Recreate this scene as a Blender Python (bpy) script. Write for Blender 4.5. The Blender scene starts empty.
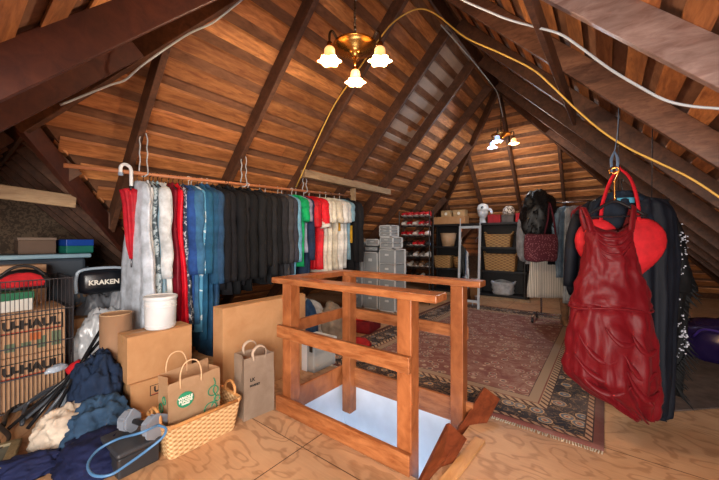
import bpy, bmesh, math, random
from mathutils import Vector, Matrix, noise
random.seed(7)
PI = math.pi
S = bpy.context.scene
C = S.collection

# ------------------------------------------------------------ camera, world, light, exposure
cd = bpy.data.cameras.new('camera'); cam = bpy.data.objects.new('camera', cd); C.objects.link(cam)
CAMZ = 1.38
cam.location = (0, 0, CAMZ)
cam.rotation_euler = (PI/2, 0, math.radians(37.5))
cd.lens = 16.02; cd.sensor_width = 36; cd.clip_start = 0.02
S.camera = cam
w = bpy.data.worlds.new('world'); S.world = w; w.use_nodes = True
w.node_tree.nodes['Background'].inputs[0].default_value = (0.55, 0.68, 1.0, 1)
w.node_tree.nodes['Background'].inputs[1].default_value = 0.6
S.view_settings.view_transform = 'Standard'
S.view_settings.look = 'None'
S.view_settings.gamma = 1
S.view_settings.use_curve_mapping = False
S.view_settings.exposure = 0.35

def area(name, loc, target, sx, sy, power, col):
    l = bpy.data.lights.new(name, 'AREA'); l.shape = 'RECTANGLE'; l.size = sx; l.size_y = sy
    l.energy = power; l.color = col
    o = bpy.data.objects.new(name, l); C.objects.link(o); o.location = loc
    o.rotation_euler = (Vector(target)-Vector(loc)).to_track_quat('-Z', 'Y').to_euler()
    return o
# added fill at an invented window behind the camera; daylight through the right dormer
area('camera_side_fill', (0.6, -1.45, 1.35), (-1.6, 3.2, 1.5), 2.6, 1.5, 300, (1.0, 0.93, 0.86))
area('dormer_daylight', (2.3, 1.2, 1.2), (0.2, 3.2, 1.6), 1.2, 1.2, 85, (0.55, 0.66, 1.0))
# daylight rising up the stairwell from the floor below
area('stairwell_daylight', (-1.45, 2.07, -2.2), (-1.45, 2.2, 0), 1.0, 0.6, 34, (0.72, 0.84, 1.0))

# ------------------------------------------------------------ materials
def lin(c):
    if isinstance(c, str):
        c = [int(c[i:i+2], 16)/255 for i in (0, 2, 4)]
    return tuple((x/12.92 if x <= 0.04045 else ((x+0.055)/1.055)**2.4) for x in c[:3]) + (1,)
class NT:
    def __init__(s, name):
        s.m = bpy.data.materials.new(name); s.m.use_nodes = True
        s.t = s.m.node_tree; s.b = s.t.nodes['Principled BSDF']
    def n(s, typ, **kw):
        nd = s.t.nodes.new(typ)
        for k, v in kw.items():
            if k in nd.inputs: nd.inputs[k].default_value = v
            else: setattr(nd, k, v)
        return nd
    def l(s, a, b): s.t.links.new(a, b)
    def ramp(s, src, stops, interp='LINEAR'):
        r = s.t.nodes.new('ShaderNodeValToRGB'); cr = r.color_ramp; cr.interpolation = interp
        while len(cr.elements) > 1: cr.elements.remove(cr.elements[0])
        cr.elements[0].position = stops[0][0]; cr.elements[0].color = stops[0][1]
        for p, c in stops[1:]:
            e = cr.elements.new(p); e.color = c
        s.l(src, r.inputs[0]); return r.outputs[0]
    def coord(s, scale=(1, 1, 1), rot=(0, 0, 0), kind='Object'):
        tc = s.n('ShaderNodeTexCoord'); mp = s.n('ShaderNodeMapping')
        mp.inputs['Scale'].default_value = scale; mp.inputs['Rotation'].default_value = rot
        s.l(tc.outputs[kind], mp.inputs[0]); return mp.outputs[0]
    def mix(s, f, a, b, mode='MIX'):
        m = s.n('ShaderNodeMix'); m.data_type = 'RGBA'; m.blend_type = mode
        for i, v in ((0, f), (6, a), (7, b)):
            if hasattr(v, 'is_linked') or hasattr(v, 'links'): s.l(v, m.inputs[i])
            else: m.inputs[i].default_value = v
        return m.outputs[2]
    def math(s, op, a, b=0.0, c=None):
        m = s.n('ShaderNodeMath'); m.operation = op
        for i, v in enumerate((a, b) if c is None else (a, b, c)):
            if hasattr(v, 'links'): s.l(v, m.inputs[i])
            else: m.inputs[i].default_value = v
        return m.outputs[0]
    def noise(s, vec, scale, detail=3, rough=0.5, dist=0.0):
        n = s.n('ShaderNodeTexNoise'); n.inputs['Scale'].default_value = scale
        n.inputs['Detail'].default_value = detail; n.inputs['Roughness'].default_value = rough
        n.inputs['Distortion'].default_value = dist; s.l(vec, n.inputs['Vector']); return n.outputs[0]
    def bump(s, h, strength=0.3, dist=0.01):
        b = s.n('ShaderNodeBump'); b.inputs['Strength'].default_value = strength
        b.inputs['Distance'].default_value = dist; s.l(h, b.inputs['Height']); s.l(b.outputs[0], s.b.inputs['Normal'])
    def done(s, col=None, rough=0.6, metal=0.0, spec=None):
        if col is not None:
            if hasattr(col, 'links'): s.l(col, s.b.inputs['Base Color'])
            else: s.b.inputs['Base Color'].default_value = col
        s.b.inputs['Roughness'].default_value = rough; s.b.inputs['Metallic'].default_value = metal
        if spec is not None: s.b.inputs['Specular IOR Level'].default_value = spec
        return s.m
_mc = {}
def wood(name, c1, c2, scale=(1, 1, 1), rough=0.6, island=0.0, grey=None, knots=True):
    t = NT(name); v = t.coord(scale)
    n1 = t.noise(v, 6, 5, 0.62, 0.6)
    n2 = t.noise(v, 1.3, 2, 0.5)
    a = t.ramp(n1, [(0.3, lin(c1)), (0.7, lin(c2))])
    dk = tuple(x*0.55 for x in lin(c1)[:3]) + (1,)
    a = t.mix(t.math('MULTIPLY', t.ramp(n2, [(0.35, (1, 1, 1, 1)), (0.6, (0, 0, 0, 1))]), 0.45 if knots else 0.08), a, dk)
    if island > 0:
        g = t.n('ShaderNodeNewGeometry'); rnd = g.outputs['Random Per Island']
        k = t.ramp(rnd, [(0, (1-island,)*3+(1,)), (0.5, (1, 1-island*.25, 1-island*.4, 1)), (1, (1+island*.5,)*3+(1,))])
        a = t.mix(1.0, a, k, 'MULTIPLY')
        if grey:
            f = t.ramp(t.math('FRACT', t.math('MULTIPLY', rnd, 7.3)), [(0.80, (0, 0, 0, 1)), (0.84, (1, 1, 1, 1))])
            a = t.mix(f, a, lin(grey))
    t.bump(n1, 0.25, 0.006)
    return t.done(a, rough)
def fabric(hexc, rough=0.85, sheen=0.3, var=0.18):
    key = ('f', hexc, rough)
    if key in _mc: return _mc[key]
    t = NT('fabric_'+hexc); v = t.coord((1, 1, 1))
    c = lin(hexc); d = tuple(x*(1-var*2) for x in c[:3])+(1,); e = tuple(min(1, x*(1+var)) for x in c[:3])+(1,)
    a = t.ramp(t.noise(v, 9, 4, 0.6), [(0.3, d), (0.65, e)])
    t.bump(t.noise(v, 60, 2), 0.15, 0.003)
    t.b.inputs['Specular IOR Level'].default_value = .25
    _mc[key] = t.done(a, rough); return _mc[key]
def plain(hexc, rough=0.5, metal=0.0, name=None, spec=None):
    key = ('p', hexc, rough, metal)
    if key in _mc: return _mc[key]
    t = NT(name or 'surface_'+hexc); v = t.coord()
    c = lin(hexc); d = tuple(x*0.86 for x in c[:3])+(1,)
    a = t.ramp(t.noise(v, 5, 3), [(0.35, d), (0.65, c)])
    _mc[key] = t.done(a, rough, metal, spec); return _mc[key]
def pattern(name, base, spot, scale, thr=0.5, kind='voronoi', rough=0.85):
    t = NT(name); v = t.coord()
    if kind == 'dots':
        sp = t.n('ShaderNodeTexVoronoi'); sp.inputs['Scale'].default_value = scale; sp.inputs['Randomness'].default_value = 0.0
        t.l(v, sp.inputs['Vector']); s_ = sp.outputs['Distance']
        a = t.ramp(s_, [(0, lin(spot)), (thr, lin(spot)), (thr+0.02, lin(base))])
    elif kind == 'noise':
        a = t.ramp(t.noise(v, scale, 3, 0.6, 1.0), [(thr-0.03, lin(base)), (thr+0.03, lin(spot))])
    else:
        sp = t.n('ShaderNodeTexVoronoi'); sp.inputs['Scale'].default_value = scale; t.l(v, sp.inputs['Vector'])
        a = t.ramp(sp.outputs['Distance'], [(0, lin(spot)), (thr, lin(spot)), (thr+0.1, lin(base))])
    return t.done(a, rough)
def stripes(name, c1, c2, axis, freq, rough=0.8, duty=0.5):
    t = NT(name); v = t.coord(); s = t.n('ShaderNodeSeparateXYZ'); t.l(v, s.inputs[0])
    f = t.math('FRACT', t.math('MULTIPLY', s.outputs[axis], freq))
    return t.done(t.ramp(f, [(0, lin(c1)), (duty, lin(c2))], 'CONSTANT'), rough)
def wicker_mat(name, c1, c2, freq=60):
    t = NT(name); v = t.coord()
    s = t.n('ShaderNodeSeparateXYZ'); t.l(v, s.inputs[0])
    hz = t.math('SINE', t.math('MULTIPLY', s.outputs[2], freq*6.0))
    vx = t.math('SINE', t.math('MULTIPLY', t.math('ADD', s.outputs[0], s.outputs[1]), freq*3.0))
    h = t.math('MULTIPLY', hz, vx)
    a = t.ramp(t.math('MULTIPLY_ADD', h, 0.5, 0.5), [(0.1, lin(c1)), (0.7, lin(c2))])
    t.bump(h, 0.6, 0.006)
    return t.done(a, 0.65)

M = {}
M['board'] = wood('roof_board_wood', 'a8673a', 'd9985c', (1.2, 1.2, 6), 0.62, 0.38, '9c8f86')
M['shingle'] = wood('roof_deck_wood', '633d27', '8e6346', (3, 0.8, 3), 0.85)
M['rafter'] = wood('dark_rafter_wood', '43291c', '6b4631', (3, 3, 3), 0.6)
M['rafter2'] = wood('grained_rafter_wood', '59392a', '85604b', (2, 7, 7), 0.42)
M['rafter3'] = wood('pale_scuffed_rafter_wood', '7d6058', 'b09890', (1.2, 4, 4), 0.4)
M['beam_red'] = wood('reddish_beam_wood', '3a1710', '552a1b', (2, 2, 2), 0.55)
M['pale_wood'] = wood('pale_lumber', '8f7355', 'b39a78', (5, 1, 5), 0.7)
M['rod'] = wood('rod_wood', 'a5603a', 'c98455', (8, 1, 8), 0.5)
M['rail'] = wood('varnished_rail_wood', '80431f', 'b06c3f', (2, 2, 1.2), 0.34)
M['rail_x'] = wood('varnished_rail_wood_long', '80431f', 'b57446', (1.2, 6, 6), 0.34)
M['step'] = wood('varnished_step_wood', '5f2a16', '8a4628', (5, 1.2, 5), 0.3)
M['light_strip'] = wood('light_pine', 'c58c55', 'dba870', (5, 1, 5), 0.5)
M['drywall'] = plain('d5dbe2', 0.8)
M['osb'] = pattern('chipboard', '6f5b48', '4d3d30', 22, 0.5, 'noise')
M['brass'] = plain('c98f45', 0.25, 1.0)
M['bronze'] = plain('5b4633', 0.35, 0.9)
M['chrome'] = plain('c9ccd0', 0.2, 1.0)
M['steel'] = plain('8d9096', 0.35, 0.9)
M['darkwire'] = plain('5c5b60', 0.4, 0.8)
M['black'] = plain('17171a', 0.5)
M['blackgloss'] = plain('1c1e22', 0.25)
M['white'] = plain('dfe3e6', 0.45)
M['whitewire'] = plain('b4bcc2', 0.5)
M['yellowwire'] = plain('d9ae4e', 0.5)
M['card'] = wood('cardboard', 'b08054', 'bf9165', (1, 1, 1), 0.85, knots=False)
M['card2'] = wood('cardboard_light', 'b5936f', 'c9a886', (1, 1, 1), 0.85, knots=False)
M['paper'] = wood('kraft_paper', 'c49c74', 'd6b28c', (1, 1, 1), 0.8, knots=False)
M['paper2'] = wood('kraft_paper_grey', 'ab947f', 'c0aa95', (1, 1, 1), 0.8, knots=False)
M['ink'] = plain('2d2724', 0.8); M['redink'] = plain('b8503a', 0.8); M['green'] = plain('1f8a63', 0.7); M['offwhite'] = plain('e8e4d8', 0.8)
M['wicker'] = wicker_mat('honey_wicker', 'b08352', 'e0ba88', 34)
M['wicker2'] = wicker_mat('tan_wicker', '7d5a35', 'b58d58', 16)
M['wickerrim'] = plain('c98f55', 0.6)

# glass
def glassy(name, hexc, alpha, rough=0.15):
    t = NT(name); t.b.inputs['Alpha'].default_value = alpha
    return t.done(lin(hexc), rough)
M['clear'] = glassy('clear_plastic', 'ccd4d8', 0.42)
M['smoke'] = glassy('smoky_plastic', 'b3bbc0', 0.72)
M['film'] = glassy('plastic_film', 'd5dde3', 0.5, 0.2)
def emit(name, hexc, st):
    t = NT(name); t.b.inputs['Emission Color'].default_value = lin(hexc); t.b.inputs['Emission Strength'].default_value = st
    return t.done(lin(hexc), 0.4)

# ------------------------------------------------------------ helpers
def pt(px, py, X=None, Y=None, z=None, d=None):
    """room point on the sight line of a pixel, at a measured wall/floor distance"""
    a = (px-359.5)/320; zs = (239-py)/320
    dx = .7934*a-.6088; dy = .6088*a+.7934
    if X is not None: d = X/dx
    elif Y is not None: d = Y/dy
    elif z is not None: d = (z-CAMZ)/zs
    return Vector((dx*d, dy*d, CAMZ+zs*d))
def obj(name, bm, mat, parent=None, world=False, smooth=False, origin=None):
    me = bpy.data.meshes.new(name)
    off = None
    if world and parent is not None: off = Vector(parent.location)
    if origin is not None: off = Vector(origin)
    if off is not None:
        R = Matrix.Translation(-off)
        if parent is not None and world:
            R = parent.rotation_euler.to_matrix().to_4x4().inverted() @ R
        bm.transform(R)
    bmesh.ops.recalc_face_normals(bm, faces=bm.faces[:])
    bm.to_mesh(me); bm.free()
    mats = mat if isinstance(mat, (list, tuple)) else [mat]
    for m in mats: me.materials.append(m)
    if smooth:
        for p in me.polygons: p.use_smooth = True
    o = bpy.data.objects.new(name, me); C.objects.link(o)
    if origin is not None: o.location = origin
    if parent is not None: o.parent = parent
    return o
def tag(o, label, cat, group=None):
    o['label'] = label; o['category'] = cat
    if group: o['group'] = group
    return o
def thing(name, label, cat, loc=(0, 0, 0), rotz=0, group=None, rot=None):
    o = bpy.data.objects.new(name, None); C.objects.link(o); o.location = loc
    o.rotation_euler = rot if rot else (0, 0, rotz)
    o.empty_display_size = 0.05
    return tag(o, label, cat, group)
def struct(name, bm, mat, smooth=False):
    o = obj(name, bm, mat, smooth=smooth); o['kind'] = 'structure'; return o
def copy_thing(o, parent=None):
    c = o.copy(); C.objects.link(c)
    if parent is not None: c.parent = parent
    for ch in list(o.children): copy_thing(ch, c)
    return c
B = bmesh.new
def box(bm, x0, x1, y0, y1, z0, z1, mi=0, bev=0.0):
    vs = [bm.verts.new((x, y, z)) for x in (x0, x1) for y in (y0, y1) for z in (z0, z1)]
    fs = [bm.faces.new([vs[i] for i in q]) for q in ((0, 1, 3, 2), (4, 6, 7, 5), (0, 4, 5, 1), (2, 3, 7, 6), (0, 2, 6, 4), (1, 5, 7, 3))]
    for f in fs: f.material_index = mi
    if bev > 0:
        es = list({e for f in fs for e in f.edges})
        bmesh.ops.bevel(bm, geom=es, offset=bev, segments=2, affect='EDGES', profile=0.5)
    return vs
def bx(x0, x1, y0, y1, z0, z1, bev=0.0):
    bm = B(); box(bm, x0, x1, y0, y1, z0, z1, 0, bev); return bm
def obox(bm, a, b, up, w, h, bev=0.0):
    """beam from a to b; w across, h along up from the a-b line"""
    a = Vector(a); b = Vector(b); d = (b-a).normalized(); up = Vector(up)
    up = (up-d*up.dot(d)).normalized(); s = d.cross(up)*(w/2)
    vs = [bm.verts.new(p+s*sg+up*hh) for p in (a, b) for sg in (-1, 1) for hh in (0, h)]
    fs = [bm.faces.new([vs[i] for i in q]) for q in ((0, 1, 3, 2), (4, 6, 7, 5), (0, 4, 5, 1), (2, 3, 7, 6), (0, 2, 6, 4), (1, 5, 7, 3))]
    if bev > 0:
        bmesh.ops.bevel(bm, geom=list({e for f in fs for e in f.edges}), offset=bev, segments=1, affect='EDGES')
    return bm
def smoothpts(pts, n=6):
    pts = [Vector(p) for p in pts]
    if len(pts) < 3: return pts
    out = []
    P = [pts[0]*2-pts[1]]+pts+[pts[-1]*2-pts[-2]]
    for i in range(1, len(P)-2):
        for k in range(n):
            t = k/n; p0, p1, p2, p3 = P[i-1:i+3]
            out.append(0.5*((2*p1)+(p2-p0)*t+(2*p0-5*p1+4*p2-p3)*t*t+(3*p1-p0-3*p2+p3)*t**3))
    out.append(pts[-1]); return out
def tube(bm, pts, r, seg=8, sm=0, flat=1.0, mi=0, cap=True):
    pts = smoothpts(pts, sm) if sm else [Vector(p) for p in pts]
    n = len(pts); rs = r if isinstance(r, (list, tuple)) else None
    d0 = (pts[1]-pts[0]).normalized()
    u = d0.orthogonal().normalized(); rings = []
    for i, p in enumerate(pts):
        d = (pts[min(i+1, n-1)]-pts[max(i-1, 0)]).normalized()
        u = (u-d*u.dot(d)).normalized(); v = d.cross(u)
        if rs:
            t = i/(n-1)*(len(rs)-1); k = min(int(t), len(rs)-2); rr = rs[k]+(rs[k+1]-rs[k])*(t-k)
        else: rr = r
        rings.append([bm.verts.new(p+(u*math.cos(2*PI*j/seg)+v*math.sin(2*PI*j/seg)*flat)*rr) for j in range(seg)])
    for a, b in zip(rings, rings[1:]):
        for j in range(seg):
            f = bm.faces.new((a[j], a[(j+1) % seg], b[(j+1) % seg], b[j])); f.material_index = mi
    if cap:
        for q in (rings[0][::-1], rings[-1]):
            f = bm.faces.new(q); f.material_index = mi
    return bm
def lathe(bm, prof, seg=20, c=(0, 0, 0), rippl=None, mi=0):
    c = Vector(c); rings = []
    for i, (r, z) in enumerate(prof):
        ring = []
        for j in range(seg):
            a = 2*PI*j/seg; rr = r
            if rippl: rr = r*(1+rippl[0]*(i/(len(prof)-1))**2*math.cos(rippl[1]*a))
            ring.append(bm.verts.new(c+Vector((rr*math.cos(a), rr*math.sin(a), z))))
        rings.append(ring)
    for a, b in zip(rings, rings[1:]):
        for j in range(seg):
            f = bm.faces.new((a[j], a[(j+1) % seg], b[(j+1) % seg], b[j])); f.material_index = mi
    if prof[0][0] > 1e-4: bm.faces.new(rings[0][::-1])
    if prof[-1][0] > 1e-4 and not rippl: bm.faces.new(rings[-1])
    bmesh.ops.remove_doubles(bm, verts=bm.verts[:], dist=1e-5)
    return bm
def blob(sx, sy, sz, seed, amp=0.25, freq=1.6, sub=4, fold=0.5, flatbase=True):
    """rumpled cloth heap: folded ridges on a low dome standing on z=0"""
    bm = B(); bmesh.ops.create_icosphere(bm, subdivisions=sub, radius=1)
    o = Vector((seed*3.7, seed*1.3, seed*2.1))
    for v in bm.verts:
        p = v.co.copy(); n = noise.noise(p*freq+o); r = abs(noise.noise(p*freq*2.3+o*2)); q = 1-abs(noise.noise(p*freq*1.3-o))*2
        cr = abs(noise.noise(p*freq*3.1+o*1.7)+.5*noise.noise(p*freq*6+o))
        k = 1+amp*.8*n+amp*fold*.6*(q-0.5)-amp*r*0.6+.10*min(cr*2.2, .6)-.03
        v.co = p*k
        if flatbase and v.co.z < -0.25: v.co.z = -0.25
        v.co = Vector((v.co.x*sx, v.co.y*sy, (v.co.z+(0.25 if flatbase else 0))*sz/(1.25 if flatbase else 1)))
    return bm
def text_mesh(s, size, mat, name, parent, loc, rot, ext=0.0015, align='CENTER', bold=0.0, label=None):
    cu = bpy.data.curves.new(name, 'FONT'); cu.body = s; cu.size = size; cu.extrude = ext; cu.align_x = align; cu.align_y = 'CENTER'
    cu.offset = bold; cu.resolution_u = 2
    t = bpy.data.objects.new('tmp', cu); C.objects.link(t)
    dg = bpy.context.evaluated_depsgraph_get()
    me = bpy.data.meshes.new_from_object(t.evaluated_get(dg)); me.name = name
    bpy.data.objects.remove(t)
    me.materials.clear(); me.materials.append(mat)
    o = bpy.data.objects.new(name, me); C.objects.link(o); o.parent = parent; o.location = loc; o.rotation_euler = rot
    if label: o['label'] = label
    return o
FX = (PI/2, 0, PI/2)     # text facing +X, reading along +Y
FY = (PI/2, 0, 0)        # text facing -Y, reading along +X

# ------------------------------------------------------------ roof geometry (undersides of rafters)
T = 1.05
def zL(x): return 6.055+T*x
def zN(y): return 1.823+T*y
def zR(x): return 2.527-T*x
def zF(y): return 11.326-T*y
def zD(y): return 2.64-T*y
RX, RN, RF, RZ = -1.68, 2.35, 6.7, 4.291
DP = 0.25          # vertical thickness of the rafters
# floor with the stairwell opening
SX0, SX1, SY0, SY1 = -2.10, -0.80, 1.67, 2.49
def floor_mat():
    t = NT('plywood_floor'); v = t.coord((1, 1, 1))
    n = t.noise(t.coord((0.9, 1.7, 1)), 2.1, 3, 0.45, 0.35)
    rings = t.math('SINE', t.math('MULTIPLY', n, 62.0))
    base = t.ramp(t.noise(v, 1.2, 4, 0.6), [(0.3, lin('aa7d58')), (0.7, lin('cda680'))])
    a = t.mix(t.math('MULTIPLY', t.ramp(rings, [(0.45, (0, 0, 0, 1)), (0.95, (1, 1, 1, 1))]), 0.48), base, lin('80532f'))
    g = t.noise(t.coord((2, 30, 1)), 2.0, 4, 0.6)
    a = t.mix(t.math('MULTIPLY', t.ramp(g, [(0.4, (0, 0, 0, 1)), (0.7, (1, 1, 1, 1))]), 0.25), a, lin('e0b184'))
    # sheet seams
    s = t.n('ShaderNodeSeparateXYZ'); t.l(v, s.inputs[0])
    fx = t.math('ABSOLUTE', t.math('SUBTRACT', t.math('FRACT', t.math('MULTIPLY', t.math('ADD', s.outputs[0], 7.7), 1/2.44)), 0.5))
    fy = t.math('ABSOLUTE', t.math('SUBTRACT', t.math('FRACT', t.math('MULTIPLY', t.math('ADD', s.outputs[1], 0.37), 1/1.22)), 0.5))
    seam = t.math('MAXIMUM', t.math('LESS_THAN', fx, 0.0015), t.math('LESS_THAN', fy, 0.0025))
    a = t.mix(seam, a, lin('4a2d1a'))
    t.bump(rings, 0.08, 0.002)
    return t.done(a, 0.5)
bm = B()
x0, x1, y0, y1 = -6.3, 3.0, -1.7, 11.3
for (a, b, c, d) in ((x0, SX0, y0, y1), (SX1, x1, y0, y1), (SX0, SX1, y0, SY0), (SX0, SX1, SY1, y1)):
    box(bm, a, b, c, d, -0.04, 0)
bmesh.ops.remove_doubles(bm, verts=bm.verts[:], dist=1e-5)
struct('floor', bm, floor_mat())
# stairwell shaft
def wallbox(name, *a): return struct(name, bx(*a), M['drywall'])
wallbox('wall_stair_left', SX0-0.06, SX0, SY0-.06, SY1+.06, -2.5, -0.045)
wallbox('wall_stair_right', SX1+0.62, SX1+.68, SY0-.06, SY1+.06, -2.5, -0.045)
wallbox('wall_stair_back', SX0-.06, SX1+.68, SY1, SY1+.06, -2.5, -0.045)
wallbox('wall_stair_front', SX0-.06, SX1+.68, SY0-.06, SY0, -2.5, -0.045)
wallbox('floor_downstairs', SX0-.3, SX1+.9, SY0-.3, SY1+.3, -2.56, -2.5)

# roof deck (behind the boards)
def deck(name, pts, f, mat):
    bm = B(); lo = [bm.verts.new((x, y, f(x, y)+DP+.036)) for x, y in pts]; hi = [bm.verts.new((x, y, f(x, y)+DP+.07)) for x, y in pts]
    bm.faces.new(lo); bm.faces.new(hi[::-1]); n = len(pts)
    for i in range(n): bm.faces.new((lo[i], hi[i], hi[(i+1) % n], lo[(i+1) % n]))
    return struct(name, bm, mat)
deck('ceiling', [(RX, RN), (RX, RF), (-6.1, 11.12), (-6.1, 2.85), (-3.64, .39)], lambda x, y: zL(x), M['shingle'])
deck('ceiling', [(RX, RN), (RX, RF), (2.72, 11.10), (2.72, -1.7), (2.37, -1.7)], lambda x, y: zR(x), M['shingle'])
deck('ceiling', [(RX, RF), (-6.1, 11.12), (2.74, 11.12)], lambda x, y: zF(y), M['shingle'])
deck('ceiling', [(RX, RN), (-3.64, .39), (-6.25, .39), (-6.25, -.2), (.87, -.2)], lambda x, y: zN(y), M['shingle'])
deck('ceiling', [(-3.64, .39), (-6.25, .39), (-6.25, 2.82), (-6.1, 2.85)], lambda x, y: zD(y), M['shingle'])
# skip-sheathing boards, one run of boards per slope
def boards(name, runs, along, f, mat):
    bm = B()
    for (u0, u1, c, wd) in runs:
        if u1-u0 < 0.05: continue
        n = max(1, int((u1-u0)/2.6)); cuts = [u0]+sorted(u0+(u1-u0)*(i+random.uniform(-.3, .3))/n for i in range(1, n))+[u1]
        for p, q in zip(cuts, cuts[1:]):
            p += .003; q -= .003; j = random.uniform(-.006, .006)
            hw = wd/2*0.64
            if along == 'y': ps = [(c-hw, p), (c+hw, p), (c+hw, q), (c-hw, q)]
            else: ps = [(p, c-hw), (q, c-hw), (q, c+hw), (p, c+hw)]
            lo = [bm.verts.new((x, y, f(x, y)+DP+j)) for x, y in ps]; hi = [bm.verts.new((x, y, f(x, y)+DP+j+.028)) for x, y in ps]
            bm.faces.new(lo); bm.faces.new(hi[::-1])
            for i in range(4): bm.faces.new((lo[i], hi[i], hi[(i+1) % 4], lo[(i+1) % 4]))
    return struct(name, bm, mat)
PITCH = 0.176; WD = 0.148
def mwood(name, sc): return wood(name, '8c532c', 'd6955a', sc, 0.62, 0.5)
MBy = mwood('roof_boards_long', (5, 0.8, 5))
MBg = MBy.copy(); MBg.name = 'roof_boards_grey_patch'
def grey_patch(m):  # mixes grey into the boards between two rafters, broken up by noise
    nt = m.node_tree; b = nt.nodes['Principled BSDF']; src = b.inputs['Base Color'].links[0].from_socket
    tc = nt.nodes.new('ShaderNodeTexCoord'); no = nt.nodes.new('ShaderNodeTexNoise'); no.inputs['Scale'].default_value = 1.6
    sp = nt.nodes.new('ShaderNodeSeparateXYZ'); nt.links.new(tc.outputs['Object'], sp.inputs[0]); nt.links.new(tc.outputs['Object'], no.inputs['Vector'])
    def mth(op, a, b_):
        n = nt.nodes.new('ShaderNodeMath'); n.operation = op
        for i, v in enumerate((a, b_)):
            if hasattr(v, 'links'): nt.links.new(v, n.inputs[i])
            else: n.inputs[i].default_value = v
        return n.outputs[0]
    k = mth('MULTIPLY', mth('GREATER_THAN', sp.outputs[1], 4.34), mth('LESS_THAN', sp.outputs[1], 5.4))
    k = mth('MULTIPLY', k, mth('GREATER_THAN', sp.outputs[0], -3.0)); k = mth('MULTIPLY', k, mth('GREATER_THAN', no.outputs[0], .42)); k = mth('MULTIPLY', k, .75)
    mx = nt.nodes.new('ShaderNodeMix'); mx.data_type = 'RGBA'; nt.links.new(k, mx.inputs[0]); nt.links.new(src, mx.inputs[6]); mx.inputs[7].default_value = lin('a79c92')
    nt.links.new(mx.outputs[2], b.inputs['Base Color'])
grey_patch(MBg); MBx = mwood('roof_boards_cross', (0.8, 5, 5))
r = []; x = RX-.09
while x > -6.0:
    lo = x+4.03 if x > -3.64 else -3.25-x
    r.append((lo, RF+(RX-x), x, WD)); x -= PITCH
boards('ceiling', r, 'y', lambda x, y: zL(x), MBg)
r = []; x = RX+.09
while x < 2.65:
    r.append((max(RN-(x-RX), -1.2), RF+(x-RX), x, WD)); x += PITCH
boards('ceiling', r, 'y', lambda x, y: zR(x), MBy)
r = []; y = RF+.09
while y < 11.0:
    r.append((RX-(y-RF), RX+(y-RF), y, WD)); y += PITCH
boards('ceiling', r, 'x', lambda x, y: zF(y), MBx)
r = []; y = RN-.09
while y > -0.1:
    lo = y-4.03 if y > .39 else -6.2
    r.append((lo, RX+(RN-y), y, WD)); y -= PITCH
boards('ceiling', r, 'x', lambda x, y: zN(y), MBx)
r = []; y = .39+.09
while y < 2.8:
    r.append((-6.2, -3.25-y, y, WD)); y += PITCH
boards('ceiling', r, 'x', lambda x, y: zD(y), MBx)

ntrim = [0]
def rafter(a, b, mat='rafter', w_=0.05, h=0.19, up=(0, 0, 1)):
    ntrim[0] += 1
    return struct('trim_%d' % ntrim[0], obox(B(), a, b, up, w_, h, 0.003), M[mat])
LY = [1.15, 2.22, 3.27, 4.32, 5.38, 6.4]
H = 0.17
for y in LY:
    xt = min(RX-.02, y-4.05) if y < RN else RX-.02
    xb = max(-5.75, -3.25-y+.03)
    rafter((xb, y, zL(xb)), (xt, y, zL(xt)), 'rafter', 0.055, H)
for y in (7.4, 8.4, 9.4):
    xt = RX-(y-RF)-.03
    rafter((-5.75, y, zL(-5.75)), (xt, y, zL(xt)), 'rafter', 0.055, H)
for y in [2.22, 3.27, 4.32, 5.38, 6.4]:
    xt = RX+.02 if y > 2.3 else RX+.16
    rafter((xt, y, zR(xt)), (2.38, y, zR(2.38)), 'rafter3' if y < 3 else 'rafter2' if y < 4 else 'rafter', 0.05, H)
for y in (1.2, .2):
    xt = RX+(RN-y)+.03
    rafter((xt, y, zR(xt)), (2.38, y, zR(2.38)), 'rafter2', 0.05, H)
for y in (7.4, 8.4, 9.4):
    xt = RX+(y-RF)+.03
    rafter((xt, y, zR(xt)), (2.38, y, zR(2.38)), 'rafter', 0.055, H)
for x in (-4.5, -3.55, -2.6, RX, -.75, .2, 1.15):
    yt = RF+abs(x-RX)+.03
    rafter((x, 10.7, zF(10.7)), (x, yt, zF(yt)), 'rafter', 0.055, H)
for x in (-3.0, -2.1):
    yt = min(2.25, (x+4.03) if x < RX else RN-(x-RX))-.03
    rafter((x, -.2, zN(-.2)), (x, yt, zN(yt)), 'beam_red', 0.055, 0.18)
# hips, valleys and ridge
rafter((-3.64, .39, 2.21), (RX, RN, RZ-.02), 'rafter', 0.05, 0.2)
rafter((-5.75, 10.77, zL(-5.75)-.02), (RX, RF, RZ-.02), 'rafter', 0.05, 0.2)
rafter((2.38, 10.76, zR(2.38)-.02), (RX, RF, RZ-.02), 'rafter', 0.05, 0.2)
rafter((1.0, RN-2.68, zR(1.0)-.02), (RX, RN, RZ-.02), 'rafter', 0.05, 0.2)
rafter((-5.75, 2.5, zL(-5.75)-.03), (-3.62, .37, 2.215), 'beam_red', 0.05, 0.17)
rafter((RX, RN, RZ-.02), (RX, RF, RZ-.02), 'rafter', 0.03, 0.22)
rafter((-6.2, .39, 2.2), (-3.66, .39, 2.2), 'rafter', 0.03, 0.2)
for x in (-3.95, -4.35, -4.75, -5.15, -5.6, -6.0):
    yb = min(2.45, -3.25-x+0.0) if x > -5.7 else 2.45
    rafter((x, max(yb, .6), zD(max(yb, .6))), (x, .41, zD(.41)), 'rafter', 0.05, 0.15)
    rafter((x, -.2, zN(-.2)), (x, .37, zN(.37)), 'rafter', 0.05, 0.15)
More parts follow.
